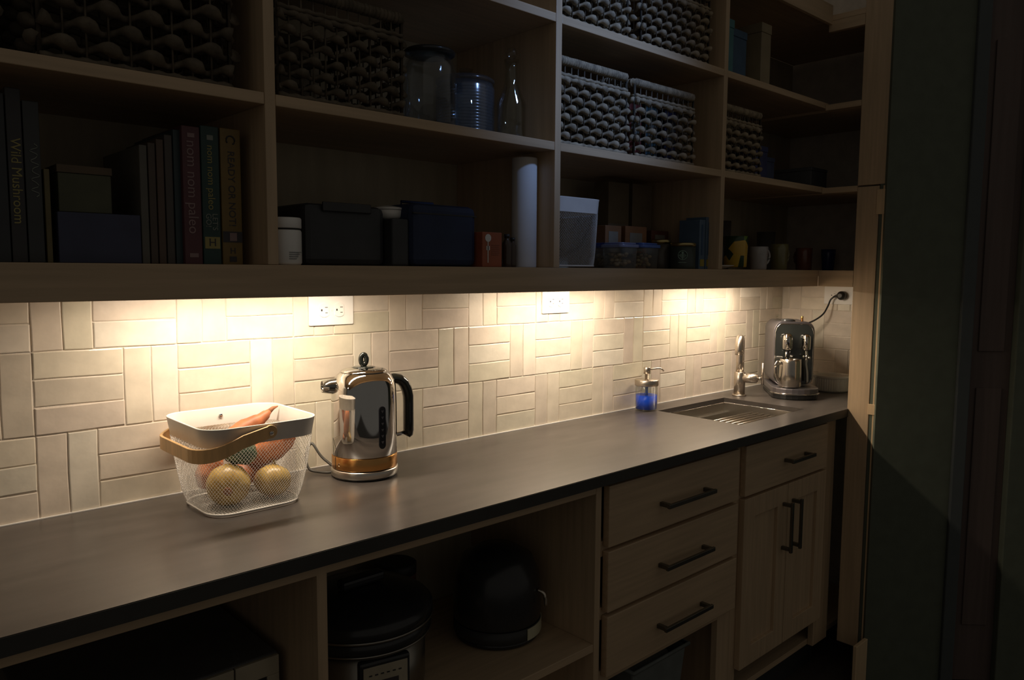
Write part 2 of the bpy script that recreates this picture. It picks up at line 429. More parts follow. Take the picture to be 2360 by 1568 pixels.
MB().lathe([(.0179,.037),(.0179,.0385)], 24, T_dir((0,0,.067), hd)).build('seam_ring', STEEL_DARK, fa)
lv = MB().lathe([(.006,.065),(.006,.078)], 16, T_dir((0,0,.067), hd)); pp = hd*.081+Vector((0,0,.067))
lv.tube([pp+Vector((0,0,-.022)), pp+Vector((0,0,.058))], .0047, 14).build('lever', NICKEL, fa)

# ---------------------------------------------------------------- soap dispenser
ds = thing('soap_dispenser', 'clear glass dispenser of bright blue soap with a nickel pump', 'soap dispenser', (1.740, -.048, ZC))
MB().lathe([(.0355,.0005),(.0370,.003),(.0370,.080),(.0350,.082),(.0350,.005),(.002,.005)], 40, cap1=False).build('bottle', GLASS, ds)
MB().lathe([(.0346,.0055),(.0346,.0510)], 40).build('liquid_soap', SOAP, ds)
MB().lathe([(.0385,.0821),(.0395,.084),(.0395,.1005),(.038,.102),(.012,.1035)], 40).build('lid', NICKEL, ds)
MB().lathe([(.0065,.1035),(.0065,.1200),(.0115,.1210),(.0115,.1420),(.0095,.1435)], 24).build('pump', NICKEL, ds)
nz_ = [(0,0,.134),(.016,-.006,.1352),(.034,-.014,.137),(.046,-.019,.1365),(.053,-.022,.133),(.058,-.024,.127)]
MB().tube(nz_, [.0036,.0032,.003,.003,.0028,.0026], 12).build('nozzle', NICKEL, ds)
MB().lathe([(.0045,.0515),(.0045,.0818)], 14).build('dip_tube', TUBE_M, ds)

# ---------------------------------------------------------------- kettle
kx, ky = .612, -.122
kt = thing('kettle', 'polished steel kettle with a copper band and black handle on the countertop', 'kettle', (kx, ky, ZC))
MB().lathe([(.070,0),(.072,.004)], 48).build('foot', BLACK, kt)
MB().lathe([(.0725,.0042),(.0740,.006),(.0740,.0185),(.0725,.0205),(.069,.0210)], 64).build('power_base', STEEL, kt)
MB().lathe([(.0690,.0212),(.0690,.0225)], 48).build('base_gap', BLACK, kt)
MB().lathe([(.0718,.0228),(.0722,.024),(.0722,.0495),(.0718,.050)], 64).build('copper_band', COPPER, kt, label='copper band round the foot of the body')
body = [(.0712,.0502),(.0712,.0515),(.0722,.052),(.0722,.10),(.0720,.160),(.0712,.188),(.0700,.202),(.0665,.2155),(.0600,.2255),(.0525,.2315),(.0505,.2325)]
MB().lathe(body, 96).build('body', CHROME, kt)
MB().lathe([(.0500,.2327),(.0518,.2332),(.0513,.2345),(.046,.2380),(.034,.2410),(.026,.2418)], 64).build('lid', CHROME, kt)
kb = MB().lathe([(.026,.2419),(.024,.2435),(.010,.2445)], 32)
ring = [(.0064*math.cos(a)*1.0, 0, .2590+.0110*math.sin(a)) for a in [2*PI*i/24 for i in range(24)]]
kb.tube(ring, .0056, 14, closed=True, upv=(0, 1, 0), T=Matrix.Rotation(math.radians(-22), 4, 'Z') @ Matrix.Scale(1.0, 4))
kb.build('lid_knob', BLACK_GLOSS, kt)
sa = math.radians(164); sdv = Vector((math.cos(sa), math.sin(sa), 0))
T_sp = Matrix.Translation((sdv*.050+Vector((0,0,.203)))) @ (sdv+Vector((0,0,.02))).to_track_quat('Z', 'Y').to_matrix().to_4x4()
MB().lathe([(.0195,.0),(.0188,.010),(.0160,.026),(.0132,.043),(.0120,.043),(.0135,.026),(.016,.004)], 40, T_sp, cap1=False).build('spout', mat('spout_steel', (.30, .29, .26), .16, 1.0, var=.05), kt)
MB().lathe([(.001,.030),(.0128,.030)], 24, T_sp, cap0=False, cap1=False).build('spout_shade', BLACK, kt)  # black disc stands in for the shade inside the spout
ha = math.radians(-6); hv = Vector((math.cos(ha), math.sin(ha), 0))
hp = [(.060,.2110),(.074,.2115),(.088,.2085),(.100,.199),(.108,.183),(.1115,.168),(.112,.15),(.112,.11),(.112,.088),(.1105,.0785),(.1075,.0735)]
pl = [hv*a+Vector((0,0,b)) for a, b in hp]
MB().tube(pl, [.0105,.0115,.0122,.0125,.0125,.0122,.012,.012,.012,.0115,.008], 16, upv=(-hv.y, hv.x, 0), flat=1.15).build('handle', BLACK_GLOSS, kt)
MB().tube([hv*.070+Vector((0,0,.0800)), hv*.104+Vector((0,0,.0820))], .0050, 12).build('handle_strut', CHROME, kt)
wa = math.radians(-90); Tw = Matrix.Rotation(wa, 4, 'Z')
win = MB(); o2 = []
for i in range(9): a = PI*i/8; o2.append((.0082*math.cos(a), .155+.0082*math.sin(a)))
for i in range(9): a = PI+PI*i/8; o2.append((.0082*math.cos(a), .078+.0082*math.sin(a)))
win.prism([(a, b) for a, b in o2], .0685, .0734, 'x', Tw).build('water_window', mat('smoked_window', (.02, .02, .025), .15, var=.1), kt, label='dark upright water level window')
mk = MB()
for i in range(6):
    z = .083+i*.0135; mk.add([(.0737,-.0035,z+.004),(.0737,.0035,z+.004),(.0737,0,z-.002)], [(0,1,2)], T=Tw)
mk.build('level_mark', paint('level_print', (.16, .16, .18)), kt)
# copper band: seam, small switch mark
MB().box(.0719, .0727, -.0007, .0007, .0235, .0495, Matrix.Rotation(math.radians(-182), 4, 'Z')).build('band_seam', BLACK, kt)
MB().tube([Matrix.Rotation(math.radians(-170), 4, 'Z') @ Vector((.0728, .0035*math.cos(a), .0345+.0035*math.sin(a))) for a in [math.radians(60+i*24) for i in range(10)]], .0006, 6).build('switch_mark', CHROME, kt)
for i, ch in enumerate('Dualit'):
    a = math.radians(-92+i*9); rr = .0415
    text('lid_lettering', ch, .0085, CHROME, kt, (rr*math.cos(a), rr*math.sin(a), .2405), (math.radians(10), 0, a+PI/2))
cord = [Vector((.565,-.075,ZC+.012)), Vector((.548,-.045,ZC+.035)), Vector((.538,-.028,ZC+.060)), Vector((.534,-.022,ZC+.064)),
        Vector((.526,-.022,ZC+.055)), Vector((.520,-.025,ZC+.040)), Vector((.518,-.030,ZC+.022)), Vector((.522,-.038,ZC+.0085)), Vector((.532,-.050,ZC+.0050)), Vector((.545,-.070,ZC+.0045)), Vector((.562,-.078,ZC+.0045))]
def smooth_path(ps, n=5):
    out = []; P = [ps[0]]+list(ps)+[ps[-1]]
    for i in range(1, len(P)-2):
        for k in range(n):
            t = k/n; a, b, c, d = [Vector(q) for q in P[i-1:i+3]]
            out.append(.5*((2*b)+(-a+c)*t+(2*a-5*b+4*c-d)*t*t+(-a+3*b-3*c+d)*t**3))
    out.append(Vector(ps[-1])); return out
kc = MB().tube(smooth_path([c-Vector((kx, ky, ZC)) for c in cord]), .0030, 10).build('cord', mat('grey_cord', (.075, .07, .06), .45, var=.1), kt)

# ---------------------------------------------------------------- perforated baskets
def wire_basket(label, loc, hb, ht, H, band, rad=.045, rz=0, cell=.0066, handle=None, nlat=None):
    t = thing('wire_basket', label, 'basket', loc, rz, None)
    def section(k, nn):
        s_ = k**.55
        hx = hb[0]+(ht[0]-hb[0])*s_; hy = hb[1]+(ht[1]-hb[1])*s_
        pr = rrect(hx, hy, rad, 10)
        L = [0]
        for i in range(len(pr)): L.append(L[-1]+(Vector(pr[(i+1) % len(pr)])-Vector(pr[i])).length)
        out = []; j = 0
        for q in range(nn):
            d = L[-1]*q/nn
            while L[j+1] < d: j += 1
            f = (d-L[j])/(L[j+1]-L[j]); a = Vector(pr[j]); b = Vector(pr[(j+1) % len(pr)]); out.append(a+(b-a)*f)
        return out
    per = 2*(hb[0]+hb[1]+ht[0]+ht[1])
    nn = int(per/cell); rows = int((H-band)/(cell*.62))
    # rhombic net
    vs = []; fs = []; idx = {}
    def vid(r, q):
        key = (r, q % (2*nn))
        if key not in idx:
            k = r/rows; sec = secs[r]; p = sec[q % (2*nn)]
            z = .006+(H-band-.006)*k
            idx[key] = len(vs); vs.append((p[0], p[1], z))
        return idx[key]
    secs = [section(.02+.98*(r/rows)*(H-band)/H, 2*nn) for r in range(rows+1)]
    for r in range(1, rows, 1):
        for q in range(nn):
            c = 2*q+(r % 2)
            fs.append((vid(r-1, c), vid(r, c+1), vid(r+1, c), vid(r, c-1)))
    o = MB().add(vs, fs).build('wire_mesh', WHITE_METAL, t)
    w = o.modifiers.new('wire', 'WIREFRAME'); w.thickness = .00082; w.use_replace = True; w.use_even_offset = False
    # floor of net
    fl = MB(); hx, hy = hb[0]-.004, hb[1]-.004
    step = cell*.9; n1 = int(2*hx/step)
    for i in range(n1+1):
        x = -hx+2*hx*i/n1; e_y = hy-rad+math.sqrt(max(0, rad*rad-max(0, abs(x)-(hx-rad))**2)); fl.box(x-.0004, x+.0004, -e_y, e_y, .003, .0042)
    n2 = int(2*hy/step)
    for i in range(n2+1):
        y = -hy+2*hy*i/n2; e_x = hx-rad+math.sqrt(max(0, rad*rad-max(0, abs(y)-(hy-rad))**2)); fl.box(-e_x, e_x, y-.0004, y+.0004, .003, .0042)
    fl.build('floor_mesh', WHITE_METAL, t)
    fr = [Vector((p[0], p[1], .005)) for p in section(.02, 60)]
    MB().tube(fr, .0022, 6, closed=True).build('foot_ring', WHITE_METAL, t)
    bnd = MB(); n = 90
    a = section((H-band)/H, n); b = section(1, n)
    def off(p, d):
        v = Vector((p[0], p[1])); return v*(1+d/max(v.length, .01))
    prof = [(a, 0, H-band), (b, .0012, H-.003), (b, .0022, H-.0008), (b, .0022, H+.0006), (b, 0, H+.001), (b, -.0014, H-.001), (a, -.0016, H-band)]
    v2 = []; f2 = []
    for s_, d, z in prof:
        for p in s_:
            q = off(p, d); v2.append((q[0], q[1], z))
    for j in range(len(prof)-1):
        for i in range(n): f2.append((j*n+i, j*n+(i+1) % n, (j+1)*n+(i+1) % n, (j+1)*n+i))
    bnd.add(v2, f2, True).build('band', WHITE_METAL, t)
    return t, section
BX, BY = .322, -.139
bk, sec = wire_basket('white wire basket with a wooden handle, full of onions and sweet potatoes', (BX, BY, ZC), (.088, .078), (.113, .113), .172, .034, .042)
# bentwood handle hinged at the middle of the long sides, swung down round the left end
hz, drop = .158, .033
hpts = []
hx_, hy_ = .127, .119
path2 = [(.004, -hy_), (-.05, -hy_-.002)] + [(-hx_+.058+.058*math.cos(math.radians(a)), -hy_+.056+.058*math.sin(math.radians(a))) for a in range(270, 179, -12)]
path2 += [(-hx_+.058+.058*math.cos(math.radians(a)), hy_-.056+.058*math.sin(math.radians(a))) for a in range(180, 89, -12)] + [(-.05, hy_+.002), (.004, hy_)]
hm = MB(); hv_ = []; hf_ = []
for i, (x, y) in enumerate(path2):
    a_, b_ = path2[max(0, i-1)], path2[min(len(path2)-1, i+1)]
    t_ = Vector((b_[0]-a_[0], b_[1]-a_[1])).normalized(); nrm = Vector((t_.y, -t_.x))
    k = max(0, min(1, (-x+.0)/hx_)); sm = k*k*(3-2*k); z = hz-drop*sm
    hh = .0118+.001*sm
    for d, e in ((.0028, -hh), (.0028, hh), (-.0028, hh), (-.0028, -hh)):
        hv_.append((x+nrm.x*d, y+nrm.y*d, z+e))
for i in range(len(path2)-1):
    for k in range(4): hf_.append((i*4+k, i*4+(k+1) % 4, (i+1)*4+(k+1) % 4, (i+1)*4+k))
hf_ += [(3,2,1,0), tuple((len(path2)-1)*4+k for k in range(4))]
hm.add(hv_, hf_, False)
for y in (-hy_, hy_): hm.lathe([(.0125,-.0028),(.0125,.0028)], 20, Matrix.Translation((.004, y, hz)) @ Matrix.Rotation(PI/2, 4, 'X'))
hm.build('handle', ASH, bk, .0008, label='curved pale wooden handle')
for y in (-.118, .108):
    MB().ellipsoid((.004, y-(.005 if y < 0 else .0), hz-.002), (.0045, .003, .0045), 14, 8).build('screw', CHROME, bk)

def onion(label, loc, r, rot):
    t = thing('onion', label, 'onion', loc); t.rotation_euler = rot
    def f(p): return 1 - .10*max(0, abs(p.z)-.55) + .012*math.sin(9*math.atan2(p.y, p.x))
    MB().ellipsoid((0,0,0), (r, r, r*.90), 36, 20, f=f).build('bulb', ONION, t)
    MB().lathe([(r*.20, r*.84),(r*.10, r*.95),(r*.06, r*1.10),(r*.10, r*1.14)], 14).build('neck', ONION, t)
    rt = MB()
    for i in range(14):
        a = i*2.4; d = .15*r*(i % 4+1)/4; rt.tube([(d*math.cos(a), d*math.sin(a), -r*.84), (d*1.5*math.cos(a), d*1.5*math.sin(a), -r*.96)], .0007, 5)
    rt.lathe([(r*.02,-r*.905),(r*.16,-r*.895),(r*.20,-r*.87)], 14, cap0=False, cap1=False); rt.build('roots', ROOT, t)
    return t
zf = ZC+.0045
onion('yellow onion at the near left corner of the wire basket, root end towards the room', (.283, -.164, zf+.0415), .0405, tuple(Vector((.40, .90, .10)).to_track_quat('Z', 'Y').to_euler()))
onion('yellow onion lying on its side to the right of the other onion', (.370, -.170, zf+.0355), .0355, tuple(Vector((.25, .35, .85)).to_track_quat('Z', 'Y').to_euler()))
def tuber(name, label, cat, pts, rs, m, tip=True):
    c = Vector(pts[0]); t = thing(name, label, cat, c)
    P = smooth_path([Vector(p)-c for p in pts], 5)
    n = len(P); R = []
    for i in range(n):
        f = i/(n-1)*(len(rs)-1); j = min(int(f), len(rs)-2); k = f-j; R.append(rs[j]*(1-k)+rs[j+1]*k + .0008*math.sin(i*2.1))
    MB().tube(P, R, 20).build('flesh', m, t)
    if tip:
        d = (P[-1]-P[-2]).normalized()
        MB().tube([P[-1]-d*.002, P[-1]+d*.008+Vector((.003,0,.002)), P[-1]+d*.018+Vector((.006,0,-.001))], [.006,.004,.0015], 8).build('root_tip', ROOT, t)
    return t
tuber('sweet_potato', 'large sweet potato leaning up to the right rim of the wire basket', 'vegetable',
      [(.354,-.090,ZC+.076),(.375,-.128,ZC+.090),(.400,-.150,ZC+.118),(.412,-.160,ZC+.140)], [.010,.026,.030,.027,.010], SWEET, False)
tuber('sweet_potato', 'sweet potato whose knobbly tip sticks up past the basket rim', 'vegetable',
      [(.306,-.082,ZC+.092),(.345,-.074,ZC+.122),(.382,-.084,ZC+.145),(.408,-.080,ZC+.161)], [.012,.023,.020,.012,.006], SWEET)
tuber('sweet_potato', 'sweet potato low at the left end of the wire basket', 'vegetable',
      [(.262,-.108,ZC+.030),(.272,-.100,ZC+.062),(.292,-.098,ZC+.093)], [.012,.024,.024,.010], SWEET, False)
tuber('sweet_potato', 'sweet potato half hidden behind the onions in the wire basket', 'vegetable',
      [(.300,-.088,ZC+.030),(.345,-.085,ZC+.040),(.385,-.098,ZC+.055)], [.010,.024,.024,.010], SWEET, False)
tuber('avocado', 'dark green avocado wedged above the onions in the wire basket', 'vegetable',
      [(.283,-.125,ZC+.128),(.298,-.146,ZC+.118),(.318,-.162,ZC+.098),(.325,-.168,ZC+.082)], [.012,.027,.030,.023,.008], GREENV, False)

# ---------------------------------------------------------------- outlets
def outlet(label, p, side=False, group=None):
    t = thing('power_outlet', label, 'outlet', p, -PI/2 if side else 0)
    t.location = p
    MB().prism([(x, z) for x, z in rrect(.0575, .035, .003, 3)], -.0045, -.0002, 'y').build('face_plate', WHITE_PLASTIC, t, .0012)
    MB().lathe([(.0022,0),(.0022,.0012)], 12, T_dir((0,-.0045,0), (0,-1,0))).build('screw', WHITE_PLASTIC, t)
    for dx in (-.0195, .0195):
        r = MB(); o3 = []
        for i in range(24):
            a = 2*PI*i/24; o3.append((dx+max(-.0118, min(.0118, .0165*math.cos(a)))*1.0, .0165*math.sin(a)))
        rc = r.prism(o3, -.0062, -.0046, 'y').build('receptacle', WHITE_PLASTIC, t, .0004)
        MB().box(dx+.0015, dx+.0085, -.0066, -.0060, .0055, .0068).box(dx+.0022, dx+.0080, -.0066, -.0060, -.0068, -.0055).box(dx-.0085, dx-.0052, -.0066, -.0060, -.0022, .0022).build('slot', SLOT, rc)
    return t
outlet('white double outlet on the tiles above the kettle', (.6015, -.0002, 1.2785))
outlet('white double outlet on the tiles between the kettle and the soap dispenser', (1.3495, -.0002, 1.2810))
so = outlet('white double outlet on the side wall with a black plug in it', (XW-.0002, -.2375, 1.2810), True)
pg = thing('power_plug', 'black plug and cord running from the side wall outlet down to the coffee machine', 'plug', (XW-.0075, -.257, 1.2810))
MB().lathe([(.0165,.0),(.0175,.006),(.0175,.018),(.014,.026),(.008,.030)], 24, T_dir((0,0,0), (-1,0,0))).build('plug_body', BLACK, pg)
MB().tube([(-.012,.004,0),(-.016,.018,-.001),(-.018,.030,-.006)], [.0075,.0060,.0035], 12).build('strain_relief', BLACK, pg)
cp = [(-.018,.028,-.005),(-.020,.040,-.018),(-.028,.047,-.045),(-.045,.057,-.075),(-.066,.082,-.100),(-.090,.118,-.120),(-.107,.140,-.135)]
MB().tube(smooth_path([Vector(c) for c in cp]), .0033, 10).build('cord', BLACK, pg)

# ---------------------------------------------------------------- coffee machine (local: -y is the front)
ma = math.atan2(-.63, -.777)
cmx, cmy = 2.401, -.213
cm = thing('coffee_machine', 'capsule coffee machine of brushed dark steel with chrome group head and steam wand', 'coffee machine', (cmx, cmy, ZC), ma+PI/2); cm.scale = (.87, 1, 1.055)
CM_SIDE = mat('machine_side', (.27, .25, .265), .36, .85, var=.05)
CM_FACE = mat('machine_front', (.035, .038, .034), .06, coat=.6, var=.05)
def stadium(hw, z0, z1, r, n=8):
    return [(x, z+(z0+z1)/2) for x, z in rrect(hw, (z1-z0)/2, r, n)]
D0, D1 = -.050, .150
fo = []
for i in range(13):
    a = PI+PI*i/12; fo.append((.093*math.cos(a), -.065+.062*math.sin(a)))
MB().prism(fo+[(.085, .145), (-.085, .145)], .0, .018, 'z').build('foot', BLACK, cm, .004)
fo2 = [(x*1.02, y*1.0-.001) for x, y in fo]
MB().prism(fo2+[(.087, .147), (-.087, .147)], .0185, .0385, 'z').build('base_tray', CM_SIDE, cm, .003)
MB().tube([Vector((x*1.03, y-.002, .0195)) for x, y in fo2], .0024, 8).build('trim_strip', CHROME, cm)
MB().prism(stadium(.0825, .039, .262, .034), -.028, D1, 'y').build('housing', CM_SIDE, cm, .002)
MB().prism(stadium(.0760, .042, .2520, .030), -.0315, -.0282, 'y').build('front_panel', CM_FACE, cm, .001)
bo = [Vector((x, -.0300, z)) for x, z in stadium(.0770, .041, .2535, .031)]
MB().tube(bo, .0020, 8, closed=True).build('front_bezel', CHROME, cm)
MB().lathe([(.002,.2125),(.012,.2120),(.0205,.2040),(.0220,.190),(.0220,.160),(.018,.156),(.012,.155)], 32, Matrix.Translation((-.032,-.052,.010))).box(-.040,-.024,-.05,-.030,.19,.205).build('brew_head', CHROME, cm)
MB().lathe([(.009,.135),(.009,.165)], 20, Matrix.Translation((-.032,-.056,0))).build('coffee_spout', BLACK, cm)
MB().tube([(-.0245,-.056,.160),(-.0245,-.056,.110)], .004, 10).tube([(-.036,-.058,.160),(-.036,-.058,.130)], .006, 12).build('outlet_pipe', CHROME, cm)
MB().lathe([(.002,.2150),(.010,.2135),(.0165,.2060),(.0175,.190),(.0175,.163),(.012,.158)], 32, Matrix.Translation((.044,-.050,.006))).box(.038,.050,-.05,-.030,.19,.205).build('steam_head', CHROME, cm)
sw = [Vector((.044,-.052,.166)), Vector((.046,-.056,.140)), Vector((.043,-.058,.118)), Vector((.048,-.060,.090)), Vector((.050,-.062,.052))]
MB().tube(smooth_path(sw), .0055, 12).ellipsoid((.046,-.056,.142), (.008,.008,.008), 14, 8).ellipsoid((.034,-.056,.143), (.0055,.0055,.0055), 12, 8).ellipsoid((.056,-.057,.139), (.006,.006,.006), 12, 8).build('steam_wand', CHROME, cm)
MB().lathe([(.030,.262),(.030,.266),(.020,.270),(.0,.2715)], 28, Matrix.Translation((-.022,-.005,0)) , squash=.7, cap1=False).build('lever', BLACK, cm)
MB().lathe([(.005,.262),(.005,.2795),(.0035,.281)], 16, Matrix.Translation((.035,-.005,0))).build('button', COPPER, cm)
MB().box(-.070,-.028,.012,.075,.2622,.2650).build('tank_lid', GLASS, cm, .001)
MB().box(-.062,.062,-.105,-.035,.0386,.0405).build('drip_grid', STEEL, cm, .0006)
fig = thing('glass_ornament', 'tiny clear glass ornament standing on top of the coffee machine', 'ornament', cm.matrix_basis @ Vector((-.050,.045,.2655)))
fig.location = Vector((cmx, cmy, ZC)) + Euler((0,0,ma+PI/2)).to_matrix() @ Vector((-.048,.045,.2800))
MB().ellipsoid((0,0,.0065), (.008,.006,.0062), 14, 10).ellipsoid((.005,0,.015), (.0045,.004,.0045), 12, 8).ellipsoid((-.006,.002,.013), (.004,.003,.005), 10, 8).build('figure', GLASS, fig)
# milk jug on the tray
jl = Vector((cmx, cmy, ZC)) + Euler((0,0,ma+PI/2)).to_matrix() @ Vector((-.021,-.082,.0434))
jg = thing('milk_jug', 'brushed steel milk jug standing on the drip tray of the coffee machine', 'jug', jl, ma+PI/2); jg.scale = (1.18, 1.18, 1.22)
JUG = mat('jug_steel', (.60, .56, .50), .22, 1.0, bump=.04, bn=200)
MB().lathe([(.030,0),(.0330,.003),(.0332,.040),(.0318,.074),(.0310,.0835),(.0300,.0835),(.0305,.070),(.0318,.040),(.031,.006),(.001,.005)], 40, cap1=False).build('cup', JUG, jg)
hpj = [(-.0310,-.004,.070),(-.0400,-.010,.073),(-.0455,-.013,.062),(-.0440,-.012,.040),(-.0370,-.008,.022),(-.0320,-.004,.016)]
MB().tube(smooth_path([Vector(p) for p in hpj]), .0042, 12, flat=1.4).build('handle', JUG, jg)

# ---------------------------------------------------------------- white ramekin with sweets
bw = thing('ramekin', 'white fluted ramekin of wrapped sweets behind the coffee machine', 'bowl', (2.632, -.262, ZC)); bw.scale = (1.03, 1.03, 1.12)
nn = 96; vs = []; fs = []
prof = [(.060,0,0),(.0635,.003,.0),(.0645,.006,1),(.0655,.044,1),(.0660,.0465,0),(.0685,.048,0),(.0690,.054,0),(.0675,.0555,0),(.0650,.0545,0),(.0635,.050,0),(.0600,.010,0),(.0,.008,0)]
for r, z, fl in prof:
    for i in range(nn):
        a = 2*PI*i/nn; rr = r + (.0009 if (i % 2) else -.0006)*fl
        vs.append((rr*math.cos(a), rr*math.sin(a), z))
for j in range(len(prof)-1):
    for i in range(nn): fs.append((j*nn+i, j*nn+(i+1) % nn, (j+1)*nn+(i+1) % nn, (j+1)*nn+i))
fs.append(tuple(reversed(range(nn))))
MB().add(vs, fs, False).build('dish', WHITE_GLAZE, bw)
for i, (dx, dy, c, nm) in enumerate([(-.042, .022, (.75,.05,.02), 'red'), (-.020, .030, (.05,.18,.12), 'green'), (.006, -.010, (.75,.72,.6), 'white'), (-.02,-.02,(.10,.14,.20),'blue'), (.030,.020,(.6,.55,.4),'cream')]):
    t = thing('candy', f'{nm} wrapped sweet lying in the white ramekin', 'sweet', (2.632+dx, -.262+dy, ZC+.0225))
    cmx_ = paint('sweet_'+nm, c, .25)
    MB().ellipsoid((0,0,.012), (.013,.010,.010), 14, 10).build('wrapper', cmx_, t)
    MB().lathe([(.002,.0),(.008,.007)], 8, T_dir((.011,0,.012),(1,.2,0))).lathe([(.002,.0),(.008,.007)], 8, T_dir((-.011,0,.012),(-1,.1,0))).build('twist', cmx_, t)

# ---------------------------------------------------------------- wall shelving (upper run)
FD = -.362                                   # front plane of the upper run
XS = 2.274                                   # front plane of the corner unit
Z0, ZF0, Z1, Z2, Z3 = 1.379, 1.324, 1.661, 1.941, 2.205
TH = .019
dv = [(-.640, -.621), (.2795, .2985), (.9665, .9855), (1.6500, 1.6690)]
us = thing('wall_shelving', 'long run of open maple wall shelving above the countertop', 'shelving', (0, 0, Z0))
def ub(name, x0, x1, y0, y1, z0, z1, m, parent=us, bev=.0012, zb=Z0, label=None):
    return MB().box(x0, x1, y0, y1, z0-zb, z1-zb).build(name, m, parent, bev, label)
XL = -1.25
ub('bottom_panel', XL, XS-.0015, FD+.0205, -.011, Z0-TH, Z0-.0003, MAPLE_X)
ub('front_rail', XL, XS-.0008, FD, FD+.020, ZF0, Z0, MAPLE_X)
ub('back_panel', XL, XW-.005, -.0105, -.002, Z0-TH+.002, Z3, BACKP)
ub('top_panel', XL, XS, FD, -.011, Z3, Z3+TH, MAPLE_X)
for a, b in dv: ub('divider', a, b, FD, -.011, Z0+.0003, Z3-.0003, MAPLE_Z)
edges = [XL]+[q for d in dv for q in d]+[XS]
for z in (Z1, Z2):
    for i in range(0, len(edges), 2):
        x0, x1 = edges[i]+.0004, edges[i+1]-.0004
        if i == len(edges)-2: x1 = 2.30
        ub('shelf', x0, x1, FD+.0006, -.011, z-TH, z, MAPLE_X)
ub('bottom_panel', 2.276, XW-.006, -.5515, -.011, Z0-TH, Z0-.0003, MAPLE_Y)
for z in (Z1-.004, Z2-.008):
    ub('shelf', 2.300+.0005, XW-.006, -.5505, -.011, z-TH, z, MAPLE_Y)
    ub('shelf', XS+.0004, 2.300, -.4815, FD, z-TH, z, MAPLE_Y)
ub('top_panel', XS+.0005, XW-.006, -.5515, -.011, Z3, Z3+TH, MAPLE_Y)
ub('side_rail', XS, XS+.0190, -.4815, FD-.0003, ZF0, Z0-.0005, MAPLE_Y)
ub('top_rail', XS, XS+.019, -.4815, FD-.0003, Z3-.035, Z3-.0005, MAPLE_Y)
ub('crown_board', XL, XS+.002, FD-.012, FD-.0005, Z3-.012, Z3+.05, MAPLE_X)
# tall face stile beside the corner unit, floor to top
st = thing('corner_stile', 'tall maple face board at the right end of the worktop, lit low down', 'board', (XS, -.517, 0))
MB().box(0, .0185, -.036, .0350, .10, 1.6515).build('lower_board', MAPLE_Z, st, .0015)
MB().box(0, .0185, -.060, .0350, 1.6565, 2.25).build('upper_board', MAPLE_Z, st, .0015)
MB().box(.006, .0185, -.0480, -.0365, .10, 1.6515).build('groove', mat('groove_paint', (.30, .26, .21), .6, var=.05), st)
MB().box(-.002, .0185, -.0600, -.0485, .10, 1.6515).build('edge_strip', MAPLE_LIGHT, st, .001)
MB().box(-.0045, -.0003, -.0600, -.0340, .905, .940).build('catch_block', MAPLE_LIGHT, st, .001, label='small pale wooden catch')
MB().box(-.0035, -.0003, -.0600, -.0300, 1.56, 1.64).build('upper_catch', MAPLE_LIGHT, st, .001)

# light bars under the bottom panel
LED = mat('lit_diffuser', (1, .86, .62), .5, emit=5.0, emit_color=(1, .80, .52))
for bx_, len_, pw_ in BARS:
    nm = {-.48: 'added unseen light bar under the shelving, beyond the left edge', .38: 'light bar under the shelving above the wire basket', 1.32: 'light bar under the shelving above the middle of the worktop', 2.11: 'light bar under the shelving above the sink'}[bx_]
    t = thing('light_bar', nm, 'lamp', (bx_, BAR_Y, Z0-TH))
    MB().box(-len_/2-.012, len_/2+.012, -.016, .016, -.0135, -.0004).build('housing', WHITE_PLASTIC, t, .002)

# ---------------------------------------------------------------- base cabinets
FY = -.446                                   # face frame plane
FRY = -.4655                                 # front of drawers and doors
SH = .507
ou = thing('open_base_unit', 'open maple base unit with two deep bays under the left of the worktop', 'cabinet', (0, 0, 0))
def lb(name, x0, x1, y0, y1, z0, z1, m, parent=ou, bev=.0012, label=None):
    return MB().box(x0, x1, y0, y1, z0, z1).build(name, m, parent, bev, label)
FO = -.4640
lb('top_rail', -1.2, 1.0085, FO, FO+.019, .8645, .8868, MAPLE_X)
for a, b in ((-.62, -.601), (.3035, .3225), (1.0090, 1.0280)):
    lb('divider', a, b, FO-.0003, -.02, .10, .8868, MAPLE_Z)
for a, b in ((-.600, .3030), (.3230, 1.0085)):
    lb('shelf', a, b, FO+.001, -.02, SH-TH, SH, MAPLE_X)
    lb('bottom_panel', a, b, FO+.001, -.02, .10, .119, MAPLE_X)
lb('back_panel', -1.2, 1.028, -.0195, -.011, .10, .8868, BACKP)
lb('toe_board', -1.2, 1.028, -.40, -.385, .0, .0995, BLACK_MATT)
HM = mat('dark_nickel_pull', (.17, .165, .14), .35, 1.0, var=.1)
def pull(parent, c, L, vertical=False, y0=FRY):
    c = Vector(c); h = L/2; d = Vector((0,0,1)) if vertical else Vector((1,0,0))
    mb = MB(); w = .0055
    for s_ in (-1, 1):
        q = c+d*(h-.006)*s_
        mb.box(q.x-.0055, q.x+.0055, y0-.026, y0-.0002, q.z-.0055, q.z+.0055)
    a, b = c-d*(h+.004), c+d*(h+.004)
    mb.box(a.x-(w if vertical else 0), b.x+(w if vertical else 0), y0-.034, y0-.0262, a.z-(0 if vertical else w), b.z+(0 if vertical else w))
    return mb.build('handle', HM, parent, .0012)
du = thing('drawer_unit', 'maple base unit with three slab drawers over an open bay', 'cabinet', (0, 0, 0))
